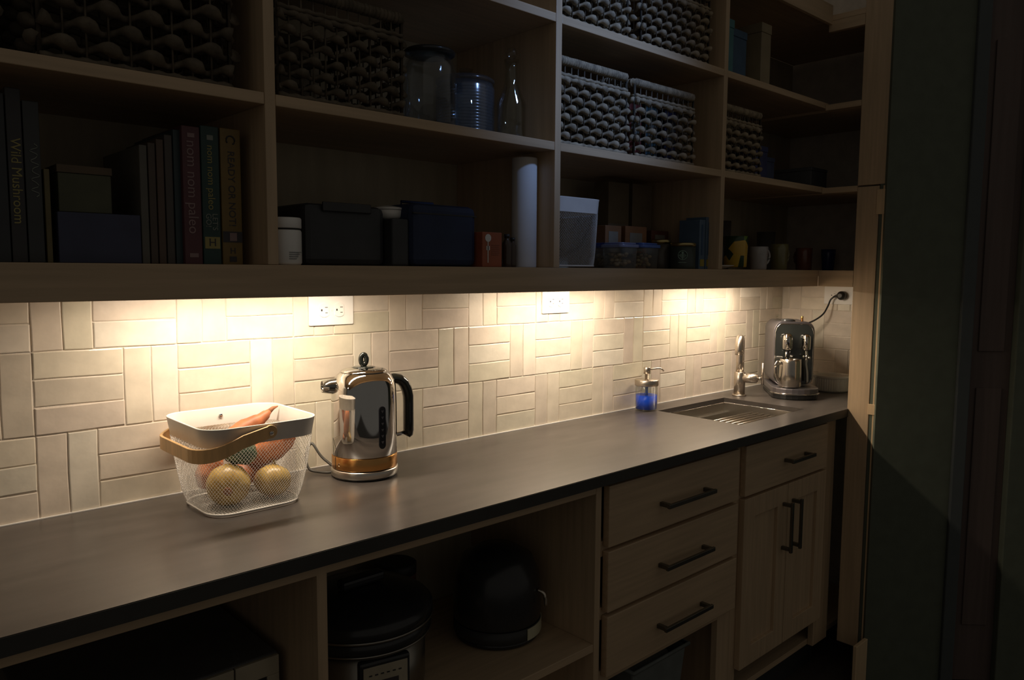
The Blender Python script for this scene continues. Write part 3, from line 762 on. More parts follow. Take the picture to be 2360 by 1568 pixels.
# stiles, rails
lb('stile', 1.0285, 1.050, FY, FY+.019, .10, .8868, MAPLE_Z, du)
lb('stile', 1.6285, 1.6550, FY, FY+.019, .10, .8868, MAPLE_Z, du)
lb('stile', 1.5650, 1.6283, FY-.0003, FY+.019, .10, .4350, MAPLE_Z, du)
for z0, z1 in ((.872, .8868), (.700, .738), (.545, .576), (.3850, .4180)): lb('rail', 1.0505, 1.6280, FY+.0005, FY+.0185, z0, z1, MAPLE_X, du)
lb('side_panel', 1.0285, 1.0475, FY+.0195, -.02, .10, .8868, MAPLE_Z, du)
lb('side_panel', 1.6295, 1.6485, FY+.0195, -.02, .10, .8868, MAPLE_Z, du)
lb('bottom_panel', 1.0480, 1.6290, FY+.0195, -.02, .10, .119, MAPLE_X, du)
lb('divider_panel', 1.0480, 1.6290, FY+.0195, -.02, .385, .404, MAPLE_X, du)
lb('back_panel', 1.0480, 1.6290, -.0195, -.011, .10, .88, BACKP, du)
lb('toe_board', 1.0285, 2.2735, -.40, -.385, 0, .0995, BLACK_MATT, du)
for z0, z1 in ((.7265, .8740), (.5680, .7160), (.4080, .5575)):
    dr = lb('drawer', 1.0550, 1.6250, FRY, FY-.0005, z0, z1, MAPLE_X, du, .002)
    pull(dr, (1.352, 0, (z0+z1)/2-.008), .205)
su = thing('sink_cabinet', 'maple cabinet under the sink with one drawer over two framed doors', 'cabinet', (0, 0, 0))
for a, b in ((1.6555, 1.6660), (2.1700, 2.2735)): lb('stile', a, b, FY, FY+.019, .10, .8868, MAPLE_Z, su)
for z0, z1 in ((.872, .8868), (.712, .742)): lb('rail', 1.6665, 2.1695, FY+.0005, FY+.0185, z0, z1, MAPLE_X, su)
lb('bottom_panel', 1.6560, XW-.02, FY+.0195, -.02, .10, .119, MAPLE_X, su)
lb('side_panel', 1.6500, 1.6640, FY+.0195, -.02, .12, .68, MAPLE_Z, su)
dr = lb('drawer', 1.6605, 2.1745, FRY, FY-.0005, .7270, .8750, MAPLE_X, su, .002)
pull(dr, (1.952, 0, .799), .140)
def shaker(x0, x1, z0, z1, hxpos):
    w = .060; y1 = FY-.0005
    d = MB().box(x0, x0+w, FRY, y1, z0, z1).box(x1-w, x1, FRY, y1, z0, z1).box(x0+w+.0002, x1-w-.0002, FRY, y1, z0, z0+w).box(x0+w+.0002, x1-w-.0002, FRY, y1, z1-w, z1).build('door', MAPLE_Z, su, .0015)
    MB().box(x0+w+.0004, x1-w-.0004, FRY+.010, y1-.001, z0+w+.0004, z1-w-.0004).build('panel', MAPLE_Z, d)
    pull(d, (hxpos, 0, .592), .150, True)
shaker(1.6605, 1.9160, .2050, .7185, 1.888)
shaker(1.9190, 2.1745, .2050, .7185, 1.947)

# ---------------------------------------------------------------- woven baskets
def woven(label, x0, x1, z0, H, y0=-.345, y1=-.05, rows=7, col=.0215, openrow=.025, group=None, big=1.0, m=None):
    m = m or WICKER
    t = thing('woven_basket', label, 'basket', ((x0+x1)/2, (y0+y1)/2, z0), 0, group)
    hx, hy = (x1-x0)/2-.0125*big, (y1-y0)/2-.0125*big
    zr = H-.020; zop = zr-openrow if openrow else zr
    # wrapped top band
    rb = MB()
    P = [Vector((p[0], p[1], H-.0105)) for p in rrect(hx, hy, .012, 3)]
    rb.tube(P, .0105, 8, closed=True, flat=1.0)
    L = 2*(hx+hy)
    n = int(2*hx/.0085)
    for i in range(n+1):
        x = -hx+.008+(2*hx-.016)*i/n; r = .0108+random.uniform(0, .0009)
        rb.tube([(x-.003+random.uniform(-.001,.001), -hy, H-.0105), (x+.003, -hy, H-.0105)], [r, r*.99], 8)
    n = int(2*hy/.0085)
    for s_ in (-1, 1):
        for i in range(n+1):
            y = -hy+.008+(2*hy-.016)*i/n; rb.tube([(s_*hx, y-.003, H-.0105), (s_*hx, y+.003, H-.0105)], .0112, 8)
    rb.build('rim', m, t)
    sides = [((-hx,-hy),(hx,-hy)), ((hx,-hy),(hx,hy)), ((hx,hy),(-hx,hy)), ((-hx,hy),(-hx,-hy))]
    stk = MB(); wv = MB(); rp = MB()
    for a, b in sides:
        a = Vector(a); b = Vector(b); d = (b-a); Ls = d.length; d.normalize(); nrm = Vector((d.y, -d.x)); nc = max(4, int(Ls/(col*big))); cs = Ls/nc
        for i in range(nc+1):
            p = a+d*cs*i; r = .0016 if 0 < i < nc else .0034
            stk.tube([(p.x, p.y, .002), (p.x, p.y, H-.016)], r, 6)
        rows_ = max(2, int(round((zop-.016)/(.0215*big)))); dz = (zop-.012)/rows_
        for r_ in range(rows_):
            z = .012+dz*(r_+.5); pts = []; rad = []
            steps = nc*7
            for k in range(steps+1):
                s_ = Ls*k/steps; ph = PI*(s_/cs-.5)+(PI if r_ % 2 else 0)
                w = math.sin(ph); pts.append((a.x+d.x*s_+nrm.x*w*.0062*big, a.y+d.y*s_+nrm.y*w*.0062*big, z+.003*big*math.sin(ph*1.0+.9)))
                rad.append((.0038+.0046*max(0, w))*big*(1+.05*math.sin(k*.9+r_)))
            wv.tube(pts, rad, 8)
        for z, rr in ((zop+.003, .0042), (zop-.006, .0052), (.006, .0058)):
            pts = []; rad = []; steps = int(Ls/.006)
            for k in range(steps+1):
                s_ = Ls*k/steps; pts.append((a.x+d.x*s_+nrm.x*.001*math.sin(k), a.y+d.y*s_+nrm.y*.003, z+.0006*math.sin(k*1.5))); rad.append(rr*(1+.12*math.sin(k*1.5)))
            rp.tube(pts, rad, 6)
    for o in (stk.build('stakes', WICKER_DIM, t), wv.build('weave', m, t), rp.build('rope', m, t)): o['kind'] = 'stuff'
    MB().box(-hx, hx, -hy, hy, .0015, .005).build('base', WICKER_DIM, t)
    return t
B = Z1+.0005; T2 = Z2+.0005
def xs_at(u, v, y=-.345): return at(u, v, y).x
woven('seagrass basket at the far left of the upper shelf, cut off by the frame', -.345, -.0775, B, .235, big=1.35, openrow=0, m=WICKER_DIM)
woven('wide seagrass basket above the cookbooks', -.052, .254, B, .235, big=1.35, openrow=0, m=WICKER_DIM)
woven('seagrass basket beside the glass jars', .304, .584, B, .196, m=WICKER_DIM)
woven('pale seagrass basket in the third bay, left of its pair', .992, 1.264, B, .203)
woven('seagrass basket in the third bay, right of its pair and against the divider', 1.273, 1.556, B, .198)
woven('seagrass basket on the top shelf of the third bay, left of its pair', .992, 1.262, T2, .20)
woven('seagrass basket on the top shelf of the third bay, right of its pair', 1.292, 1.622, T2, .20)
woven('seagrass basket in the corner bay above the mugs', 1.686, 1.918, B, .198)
for k, (x, c, nm) in enumerate([(1.345, (.13,.02,.015), 'red'), (1.415, (.04,.085,.10), 'teal'), (1.50, (.03,.03,.09), 'blue')]):
    t = thing('snack_box', f'{nm} carton standing inside the right-hand basket of the third bay', 'box', (x, -.24, B+.006))
    MB().box(-.026, .026, -.05, .05, 0, .165).build('carton', paint('carton_'+nm, c), t, .001)
    MB().box(-.018, .018, -.0512, -.0502, .06, .11).build('print', paint('dull_print', (.12, .12, .10)), t)

# ---------------------------------------------------------------- jars on the second shelf
def jar_glass(name, label, cat, p, prof, m, extra=None):
    t = thing(name, label, cat, p); MB().lathe(prof, 40, cap1=False).build('glass', m, t)
    return t
g = at(990, 260, -.27)
g1 = jar_glass('glass_jar', 'tall clear glass jar with a wide black lid', 'jar', (g.x, -.27, B), [(.052,0),(.056,.006),(.056,.120),(.048,.140),(.040,.150),(.038,.150),(.044,.138),(.053,.118),(.053,.008),(.001,.007)], thin_glass('jar_glass', (.93, .95, .96), .06, .006))
MB().lathe([(.040,.1502),(.052,.152),(.054,.157),(.050,.161),(.030,.163)], 36).build('lid', BLACK, g1)
g = at(1072, 280, -.20)
g2 = jar_glass('ribbed_jar', 'wide ribbed glass jar on the shelf', 'jar', (g.x, -.20, B), [(.062,0),(.066,.006),(.066,.120),(.062,.130),(.0595,.130),(.063,.118),(.063,.008),(.001,.007)], GLASS_RIB)
MB().lathe([(.0665,.1302),(.067,.137),(.060,.142),(.02,.146)], 36).build('lid', GLASS_RIB, g2)
rg = MB()
for i in range(16): rg.lathe([(.0662,.012+i*.0068),(.0672,.0145+i*.0068),(.0662,.017+i*.0068)], 36, cap0=False, cap1=False)
rg.build('rib', GLASS_RIB, g2)
g3 = jar_glass('glass_bottle', 'tall slim clear glass bottle behind the ribbed jar', 'bottle', (.922, -.10, B), [(.034,0),(.037,.005),(.037,.125),(.022,.155),(.016,.170),(.018,.196),(.015,.196),(.013,.170),(.020,.152),(.0345,.122),(.0345,.007),(.001,.006)], GLASS)
g = at(1178, 300, -.28)
g4 = jar_glass('decanter', 'clear glass decanter with a round stopper at the right end of the second bay', 'bottle', (g.x, -.28, B), [(.030,0),(.033,.004),(.033,.085),(.016,.125),(.013,.160),(.017,.182),(.014,.182),(.011,.160),(.013,.124),(.030,.082),(.030,.006),(.001,.005)],
               GLASS)
MB().ellipsoid((0,0,.196), (.013,.013,.014), 16, 10).build('stopper', GLASS, g4)

# ---------------------------------------------------------------- second bay, bottom shelf
BZ = Z0+.0002
def upx(u, y): return at(u, 610, y).x
def hz(u, v, y): return at(u, v, y).z - BZ
x0, x1 = .301, upx(689, -.32); cx_ = (x0+x1)/2; r_ = (x1-x0)/2
t = thing('supplement_jar', 'white plastic screw-top jar at the left end of the second bay', 'jar', (cx_, -.325, BZ))
h = hz(660, 502, -.33)
MB().lathe([(r_*.92,0),(r_,.004),(r_,h*.70),(r_*.94,h*.74)], 36).build('body', WHITE_PLASTIC, t)
MB().lathe([(r_*.90,h*.741),(r_*.90,h*.775)], 36).build('neck_band', BLACK_MATT, t)
MB().lathe([(r_*.98,h*.776),(r_,h*.79),(r_,h*.97),(r_*.94,h)], 36).build('screw_lid', WHITE_PLASTIC, t)
for k in range(4): MB().box(r_*.2-.012, r_*.2+.010-.003*k, -r_-.0012, -r_+.0025, h*(.26-.045*k), h*(.275-.045*k)).build('print_line', paint('print_grey', (.25,.25,.25)), t)
def carton(name, label, cat, xa, xb, ya, yb, H, m, z=BZ, bevel=.0015):
    t = thing(name, label, cat, ((xa+xb)/2, (ya+yb)/2, z)); w, d = (xb-xa)/2, (yb-ya)/2
    MB().box(-w, w, -d, d, 0, H).build('body', m, t, bevel)
    return t, w, d
DK = paint('black_case', (.045, .047, .05), .5); NAVY = paint('navy_fabric', (.022, .035, .085), .65)
xa, xb = .385, upx(838, -.30)
t, w, d = carton('appliance_case', 'black appliance case behind the white screw-top jar', 'case', xa, .56, -.29, -.06, hz(760, 470, -.29), DK, bevel=.012)
MB().box(-w*.6, w*.6, -d-.006, -d-.0005, .10, .118).build('handle', BLACK, t, .002)
x9 = upx(945, -.31)
t, w, d = carton('appliance_case', 'black box with a small white pot on it in the second bay', 'case', .563, x9-.002, -.31, -.06, hz(860, 500, -.31), DK, bevel=.004)
zt_ = BZ+hz(860, 500, -.31)+.0003
p = at(812, 497, -.26)
t = thing('white_pot', 'small white lidded pot on top of the black box', 'pot', (.595, -.25, zt_))
MB().lathe([(.024,0),(.030,.006),(.032,.018),(.031,.019)], 30).build('bowl', WHITE_GLAZE, t)
MB().lathe([(.0325,.0192),(.0325,.023),(.030,.0245),(.006,.029)], 30).build('lid', WHITE_GLAZE, t)
t = thing('baking_tray', 'thin steel tray edge lying on the black box beside the white pot', 'tray', (.655, -.245, zt_))
MB().box(-.025, .045, -.06, .06, .0, .0015).box(-.025, .045, -.0615, -.0602, 0, .010).box(-.025, .045, .0602, .0615, 0, .010).box(.0452, .0465, -.0615, .0615, 0, .010).build('tray', CHROME, t)
xb2 = upx(1099, -.32)
t, w, d = carton('lunch_bag', 'navy blue fabric cooler bag left of the orange tea carton', 'bag', x9, xb2, -.32, -.08, hz(1000, 470, -.32), NAVY, bevel=.014)
MB().tube([(-w*.5,-.02,hz(1000,470,-.32)),(-w*.5,-.02,hz(1000,470,-.32)+.010),(w*.5,-.02,hz(1000,470,-.32)+.010),(w*.5,-.02,hz(1000,470,-.32))], .003, 8).build('handle', NAVY, t)
MB().box(-w*.98, w*.98, -d-.0008, -d+.006, hz(1000,495,-.32), hz(1000,492,-.32)).build('zip', BLACK_MATT, t)
TEA = paint('tea_orange', (.38, .10, .04))
t, w, d = carton('tea_box', 'small orange tea carton with a pale printed flower', 'box', xb2+.003, upx(1153, -.33), -.335, -.265, hz(1126, 535, -.335), TEA)
H_ = hz(1126, 535, -.335)
MB().lathe([(.0085,0),(.0085,.0006)], 16, T_dir((-w*.45, -d-.0003, H_*.83), (0,-1,0))).box(-w*.5,-w*.42,-d-.0009,-d-.0003,H_*.12,H_*.72).box(-w*.62,-w*.28,-d-.0009,-d-.0003,H_*.48,H_*.60).build('printed_flower', LABELW, t)
pr_ = paint('tea_print', (.25, .08, .04))
for k in range(6): MB().box(-w*.12, w*(.72-.1*(k % 2)), -d-.0007, -d-.0002, H_*(.62-.055*k), H_*(.635-.055*k)).build('print_line', pr_, t)
for k, (u, hh, r) in enumerate(((1168, 540, .011), (1181, 548, .009))):
    p = at(u, 610, -.30)
    t = thing('spice_bottle', ['dark narrow bottle right of the orange tea carton', 'short dark bottle beside the white paper roll'][k], 'bottle', (p.x, -.30, BZ))
    H_ = hz(u, hh, -.30)
    MB().lathe([(r*.95,0),(r,.003),(r,H_*.72),(r*.5,H_*.84),(r*.5,H_*.90)], 20).build('bottle', mat('brown_glass', (.10,.06,.035), .1, trans=.4), t)
    MB().lathe([(r*.62,H_*.901),(r*.62,H_)], 20).build('cap', BLACK, t)
p0_, p1_ = at(1190, 612, -.30), at(1238, 612, -.30); rr = (p1_.x-p0_.x)/2*.86
t = thing('paper_roll', 'tall white paper roll standing by the second divider', 'roll', ((p0_.x+p1_.x)/2, -.290, BZ)); H_ = hz(1213, 366, -.29)
H_ = min(H_, .255)
MB().lathe([(rr,0),(rr*1.01,.002),(rr*1.01,H_-.002),(rr*.99,H_),(rr*.4,H_)], 40, cap1=False).build('roll', paint('paper_white', (.66,.63,.60), .8, var=.03), t)
MB().lathe([(rr*.39,0.001),(rr*.39,H_-.001),(rr*.33,H_-.001),(rr*.33,.001)], 24, cap0=False, cap1=False).build('core', paint('core_card', (.4,.3,.2)), t)

# ---------------------------------------------------------------- third bay, bottom shelf
wb, _ = wire_basket('white perforated basket with a deep plain rim on the shelf of the third bay', (1.0825, -.245, BZ), (.084, .082), (.092, .090), .166, .034, .040, cell=.0062)
t = thing('oil_bottle', 'slim glass bottle whose neck shows above the white basket', 'bottle', (1.135, -.10, BZ))
MB().lathe([(.024,0),(.026,.003),(.026,.150),(.010,.185),(.009,.215),(.012,.218),(.012,.224)], 24).build('bottle', GLASS, t)
MB().lathe([(.0125,.2242),(.0125,.240)], 16).build('cap', BLACK, t)
# cartons behind
for (nm, lab, ua, ub_, y, vt, c) in [
    ('cereal_box', 'tall brown carton behind the white basket', 1400, 1448, -.16, 420, (.15,.11,.06)),
    ('cereal_box', 'tan carton right of the tall brown one, behind the blue-lidded tubs', 1455, 1500, -.15, 425, (.18,.135,.085)),
    ('cracker_box', 'orange-brown carton between the white basket and the blue-lidded tubs', 1394, 1432, -.23, 520, (.24,.11,.045)),
    ('cracker_box', 'orange carton with a pale label behind the blue-lidded tubs', 1440, 1490, -.22, 522, (.28,.12,.045)),
    ('snack_box', 'dull red carton behind the second blue-lidded tub', 1500, 1540, -.20, 532, (.16,.06,.04))]:
    a, b = upx(ua, y), upx(ub_, y)
    t, w, d = carton(nm, lab, 'box', a, b-.002, y, y+.055, hz((ua+ub_)/2, vt, y), paint('carton', c))
    MB().box(-w*.6, w*.55, -d-.0008, -d-.0002, .05, .10).build('label_print', paint('faded_print', (.24,.22,.18)), t)
def tub(label, u0, u1, y, vt, lidc):
    a, b = upx(u0, y), upx(u1, y); w = (b-a)/2; H_ = hz((u0+u1)/2, vt, y)
    t = thing('food_tub', label, 'container', ((a+b)/2, y+w, BZ))
    PL = thin_glass('cloudy_plastic', (.86, .85, .80), .2, .10)
    pts = rrect(w*.90, w*.90, w*.35, 5); pt = rrect(w*.97, w*.97, w*.35, 5); n = len(pts)
    vs = [(x, y_, 0) for x, y_ in pts]+[(x, y_, H_*.80) for x, y_ in pt]
    MB().add(vs, [(i, (i+1) % n, n+(i+1) % n, n+i) for i in range(n)]+[tuple(reversed(range(n)))], True).build('tub', PL, t)
    MB().prism(rrect(w*1.06, w*1.06, w*.38, 5), H_*.801, H_*.93, 'z').prism(rrect(w*.90, w*.90, w*.34, 5), H_*.931, H_, 'z').build('lid', paint('lid_blue', lidc, .3), t, .002)
    nt = MB()
    for i in range(40):
        a_ = random.uniform(0, 6.28); q = random.uniform(0, w*.72); zz = random.uniform(.008, H_*.58)
        nt.ellipsoid((q*math.cos(a_), q*math.sin(a_), zz), (.008,.006,.005), 8, 5)
    o = nt.build('nuts', paint('nuts', (.42,.30,.16)), t); o['kind'] = 'stuff'
    return t
tub('clear tub of dried snacks with a dark blue lid, close to the white basket', 1398, 1432, -.270, 560, (.05,.07,.22))
tub('clear tub of nuts with a pale blue lid, in the middle of its row', 1433, 1474, -.335, 559, (.22,.25,.42))
tub('clear tub of nuts with a bright blue lid, last of its row', 1479, 1524, -.310, 560, (.08,.16,.48))
a, b = upx(1548, -.29), upx(1578, -.29)
a += -.020; b += -.020
t = thing('tea_tin', 'dark tin with a gold lid left of the green-badged canister', 'tin', ((a+b)/2, -.238, BZ)); H_ = hz(1563, 562, -.29)
MB().lathe([(.0300,0),(.0310,.002),(.0310,H_)], 32).build('tin', paint('tin_dark', (.10,.085,.07), .35), t)
GOLD = mat('gold_lid', (.50, .40, .18), .3, 1.0, var=.1)
MB().lathe([(.0320,H_+.0002),(.0320,H_+.010),(.029,H_+.012)], 32).build('lid', GOLD, t)
cx_ = upx(1590, -.33)
t = thing('coffee_canister', 'black coffee canister with a round pale green badge and gold lid', 'canister', (cx_, -.305, BZ)); H_ = hz(1590, 568, -.33)
MB().lathe([(.0345,0),(.0355,.002),(.0355,H_)], 40).build('canister', paint('can_black', (.045,.06,.05), .4), t)
MB().lathe([(.0362,H_+.0002),(.0362,H_+.008),(.033,H_+.010)], 40).build('lid', GOLD, t)
EMB = paint('badge_green', (.28, .42, .34)); face = (Vector((CAM.x, CAM.y, 0))-Vector((cx_, -.305, 0))).normalized()
fa_ = math.atan2(face.y, face.x)
Tb = Matrix.Rotation(fa_, 4, 'Z')
bd = MB()
bd.tube([Tb @ Vector((.0362-.0012*(math.cos(a)**2), .0125*math.cos(a), H_*.60+.0125*math.sin(a))) for a in [2*PI*i/28 for i in range(28)]], .0011, 6, closed=True)
bd.box(.0358, .0367, -.0012, .0012, H_*.60-.011, H_*.60+.006, Tb)
for s_ in (-1, 1):
    for k in range(4): bd.box(.0352, .0365, s_*(.003+k*.0022)-.0005, s_*(.003+k*.0022)+.0005, H_*.60-.008+k*.002, H_*.60+.004-k*.001, Tb)
bd.add([Tb @ Vector((.0366, .0045*math.sin(a)*(1 if i % 2 else .45), H_*.60+.0075+.0042*math.cos(a)*(1 if i % 2 else .45))) for i, a in enumerate([PI*k/5+PI/5 for k in range(10)])], [tuple(range(10))])
bd.build('round_badge', EMB, t)
MB().box(.0352, .0364, -.011, .011, H_*.27, H_*.29, Tb).build('print_line', EMB, t)
CY = paint('pale_blue_foil', (.10, .16, .24), .35)
for k, (ua, ub_, vt) in enumerate(((1610, 1624, 506), (1625, 1640, 500))):
    a, b = upx(ua, -.325), upx(ub_, -.325)
    t = thing('drink_sachet_box', ['narrow pale blue carton beside the black coffee canister', 'narrow pale blue carton against the third divider'][k], 'box', ((a+b)/2, -.29, BZ))
    w = (b-a)/2-.001; H_ = hz(ua, vt, -.325); MB().box(-w, w, -.035, .035, .0, H_).build('carton', CY, t, .001)
    MB().box(-w*.7, w*.7, -.0362, -.0352, .008, .028).build('yellow_band', paint('band_yellow', (.35,.28,.05)), t)
    MB().box(-w*.3, w*.1, -.0362, -.0352, .04, H_*.9).build('print_line', paint('foil_dark', (.05,.10,.20)), t)

# ---------------------------------------------------------------- corner bay: plates and mugs
def mug(label, u, y, vt, r, col, hang=0.0, taper=.86, deco=None, z=BZ, handle=True):
    p = at(u, 612, y); H_ = at(u, vt, y).z - z
    t = thing('mug', label, 'mug', (p.x, y, z)); m_ = paint('mug_glaze', col, .25, coat=.3) if not deco else deco
    MB().lathe([(r*taper*.95,0),(r*taper,.003),(r*.97,H_*.75),(r,H_),(r*.93,H_),(r*.90,H_*.75),(r*taper*.9,.006),(.001,.005)], 36, cap1=False).build('cup', m_, t)
    if handle:
        hd = Vector((math.cos(hang), math.sin(hang), 0))
        pts = [hd*(r*.94)+Vector((0,0,H_*.82)), hd*(r*1.35)+Vector((0,0,H_*.84)), hd*(r*1.62)+Vector((0,0,H_*.62)), hd*(r*1.45)+Vector((0,0,H_*.36)), hd*(r*.90)+Vector((0,0,H_*.20))]
        MB().tube(smooth_path(pts), .0038, 10).build('handle', m_, t)
    return t
pl_ = thing('plate_stack', 'white plate under the flowered cup in the corner bay', 'plate', (1.742, -.285, BZ))
pl_.name = 'plate'
MB().lathe([(.030,0),(.034,.003),(.060,.010),(.0625,.0125),(.058,.0125),(.034,.006),(.001,.005)], 40, cap1=False).build('dish', WHITE_GLAZE, pl_)
def flower_mat():
    m = bpy.data.materials.new('flower_print'); m.use_nodes = True; N = m.node_tree.nodes; L = m.node_tree.links
    b = N['Principled BSDF']; b.inputs['Roughness'].default_value = .25
    tc = N.new('ShaderNodeTexCoord'); vo = N.new('ShaderNodeTexVoronoi'); vo.inputs['Scale'].default_value = 26
    rp = N.new('ShaderNodeValToRGB'); rp.color_ramp.interpolation = 'CONSTANT'
    cs = [(0, (.62,.40,.05)), (.30, (.03,.06,.025)), (.52, (.62,.38,.05)), (.68, (.16,.26,.05)), (.80, (.02,.04,.02)), (.90, (.75,.72,.62))]
    e = rp.color_ramp.elements; e[0].position = 0; e[0].color = cs[0][1]+(1,); e[1].position = cs[1][0]; e[1].color = cs[1][1]+(1,)
    for p_, c_ in cs[2:]: q = e.new(p_); q.color = c_+(1,)
    sx = N.new('ShaderNodeSeparateColor'); L.new(tc.outputs['Object'], vo.inputs['Vector']); L.new(vo.outputs['Color'], sx.inputs[0]); L.new(sx.outputs[0], rp.inputs[0]); L.new(rp.outputs[0], b.inputs['Base Color'])
    return m
FM = flower_mat()
mug('big cup printed with yellow flowers on the white plate', 1694, -.285, 545, .0385, (1,1,1), deco=FM, z=BZ+.0070, hang=math.radians(20), taper=.9)
mug('white mug with a grey ring print, second of the row', 1748, -.300, 569, .0290, (.42,.39,.37), hang=math.radians(-15))
mug('olive green mug in the middle of the row', 1795, -.275, 563, .0300, (.21,.185,.08), hang=math.radians(-10))
mug('rust red mug right of the olive one', 1852, -.255, 572, .0290, (.20,.07,.04), hang=math.radians(70), taper=.95)
mug('navy blue tumbler right of the rust red mug', 1908, -.230, 575, .0270, (.06,.07,.20), handle=False, taper=.8)
mug('dark glazed mug in the far corner of the corner bay', 1950, -.225, 573, .0290, (.07,.06,.06), hang=math.radians(200))
for k, (x, y, H_, r) in enumerate(((1.95, -.12, .15, .035), (2.10, -.09, .17, .030), (2.35, -.12, .14, .034))):
    t = thing('tall_tumbler', ['dark stacked tumbler behind the mugs, nearest the divider', 'tall dark tumbler behind the olive mug', 'tall dark tumbler behind the navy tumbler'][k], 'glass', (x, y, BZ))
    MB().lathe([(r*.8,0),(r*.85,.004),(r,H_),(r*.92,H_),(r*.8,.008),(.001,.007)], 28, cap1=False).build('tumbler', mat('smoked_tumbler', (.20,.18,.15), .1, trans=.5), t)
for k, (x, y, z, w, H_, c, lab) in enumerate((
    (2.02, -.20, Z1, .05, .12, (.06,.07,.16), 'navy box beside the basket in the corner bay'),
    (2.14, -.16, Z1, .05, .10, (.09,.11,.19), 'low blue-grey box in the corner of the middle shelf'),
    (2.40, -.22, Z1, .06, .08, (.10,.10,.10), 'dark box on the side wall shelf'),
    (1.80, -.24, Z2, .05, .15, (.05,.10,.17), 'dark blue storage box on the top shelf of the corner bay'),
    (1.72, -.26, Z2, .025, .16, (.07,.20,.22), 'narrow teal box on the top shelf against the divider'),
    (1.93, -.26, Z2, .028, .19, (.28,.22,.13), 'tan binder on the top shelf of the corner bay'))):
    t = thing('storage_box', lab, 'box', (x, y, z+.0004))
    MB().box(-w, w, -.07, .07, 0, H_*.85).build('body', paint('box_paint', c), t, .002)
    MB().box(-w-.0015, w+.0015, -.0715, .0715, H_*.8503, H_).build('lid', paint('box_lid', c), t, .002)

# ---------------------------------------------------------------- first bay: cookbooks and boxes
TX_Y = paint('title_yellow', (.36, .30, .10)); TX_D = paint('title_dark', (.05, .045, .05)); TX_P = paint('title_pink', (.30, .20, .19)); TX_G = paint('title_pale', (.26, .28, .24))
PAGES = paint('page_edges', (.55, .50, .40), .8)
def book(label, u0, u1, vt, y, col, title=None, tm=None, size=.016, tz=.5, depth=.19, lean=0, x0=None, x1=None):
    a = upx(u0, y) if x0 is None else x0; b = (upx(u1, y) if x1 is None else x1)-.0012; H_ = hz((u0+u1)/2, vt, y)
    t = thing('cookbook', label, 'book', ((a+b)/2, y, BZ)); w = (b-a)/2
    t.rotation_euler = (0, lean, 0)
    cov = paint('cover', tuple(c*.55 for c in col), .4)
    MB().box(-w, w, 0, .003, 0, H_).box(-w, -w+.0025, .003, depth, 0, H_).box(w-.0025, w, .003, depth, 0, H_).build('cover', cov, t, .001)
    MB().box(-w+.0027, w-.0027, .0032, depth-.004, .003, H_-.003).build('pages', PAGES, t)
    if title: text('title', title, size, tm or TX_Y, t, (0, -.0004, H_*tz), (PI/2, PI/2, 0))
    return t, w, H_
yb = -.30
book('black cookbook at the far left of the shelf', 0, 30, 215, yb, (.06,.065,.07), x0=at(-8, 610, yb).x, depth=.2)
t, w, H_ = book('tall dark cookbook titled Wild Mushroom in pale letters', 31, 68, 205, yb, (.07,.065,.065), 'Wild Mushroom', TX_Y, .018, .47)
t, w, H_ = book('tall charcoal cookbook with a faint script title, right of the Wild Mushroom book', 69, 108, 235, yb, (.075,.08,.08))
MB().tube(smooth_path([(.006*math.sin(i*2.3)+.002, -.0006, H_*(.74-.022*i)) for i in range(16)], 4), .0007, 6).build('script_title', TX_G, t)
book('thin mustard yellow cookbook', 111, 126, 390, yb, (.26,.20,.07))
t, w, d = carton('storage_box', 'dark blue box low between the cookbooks', 'box', upx(138, yb), upx(328, yb), yb, -.10, hz(230, 492, yb), paint('dusk_blue', (.045,.05,.095)))
zt_ = BZ+hz(230, 492, yb)+.0004
t, w, d = carton('recipe_box', 'small olive box with a brown lid standing on the dark blue box', 'box', upx(142, yb+.01), upx(264, yb+.01), yb+.01, -.14, at(200, 400, yb).z-zt_, paint('olive_card', (.08,.08,.04)), z=zt_)
MB().box(-w-.001, w+.001, -d-.001, d+.001, at(200, 400, yb).z-zt_+.0004, at(200, 382, yb).z-zt_).build('lid', paint('brown_lid', (.11,.07,.035)), t)
us_ = [330, 350, 369, 388, 408, 427]
labs = ['thin pale-spined cookbook leaning by the dark blue box', 'thin brown cookbook, second of the slim ones', 'thin russet cookbook, third of the slim ones', 'thin grey-brown cookbook, fourth of the slim ones', 'thin dark teal cookbook next to the maroon one']
cols = [(.22,.20,.16), (.16,.11,.08), (.20,.12,.08), (.15,.12,.10), (.06,.10,.11)]
for i in range(5): book(labs[i], us_[i], us_[i+1]-1, [335, 330, 322, 312, 300][i], yb, cols[i])
t, w, H_ = book('maroon cookbook with a pale lower-case title, left of the green one', 428, 470, 292, yb-.01, (.20,.06,.07), 'nom nom paleo', TX_P, .0235, .56)
MB().box(-w*.5, w*.5, -.0008, -.0002, H_*.05, H_*.08).box(-w*.4, w*.4, -.0008, -.0002, H_*.92, H_*.95).build('spine_print', TX_P, t)
t, w, H_ = book("dark green cookbook titled nom nom paleo LET'S GO! in yellow and white", 471, 513, 292, yb-.01, (.035,.10,.085), 'nom nom paleo', TX_Y, .0165, .63)
text('subtitle', "LET'S", .0125, TX_G, t, (w*.33, -.0004, H_*.31), (PI/2, PI/2, 0)); text('subtitle', 'GO!', .0125, TX_G, t, (-w*.40, -.0004, H_*.32), (PI/2, PI/2, 0))
MB().box(-w*.85, w*.85, -.0008, -.0002, H_*.115, H_*.20).build('badge', TX_Y, t); text('badge_letter', 'H', .018, TX_D, t, (0, -.001, H_*.158), (PI/2, 0, 0))
MB().box(-w*.35, w*.35, -.0008, -.0002, H_*.90, H_*.935).build('spine_print', TX_G, t)
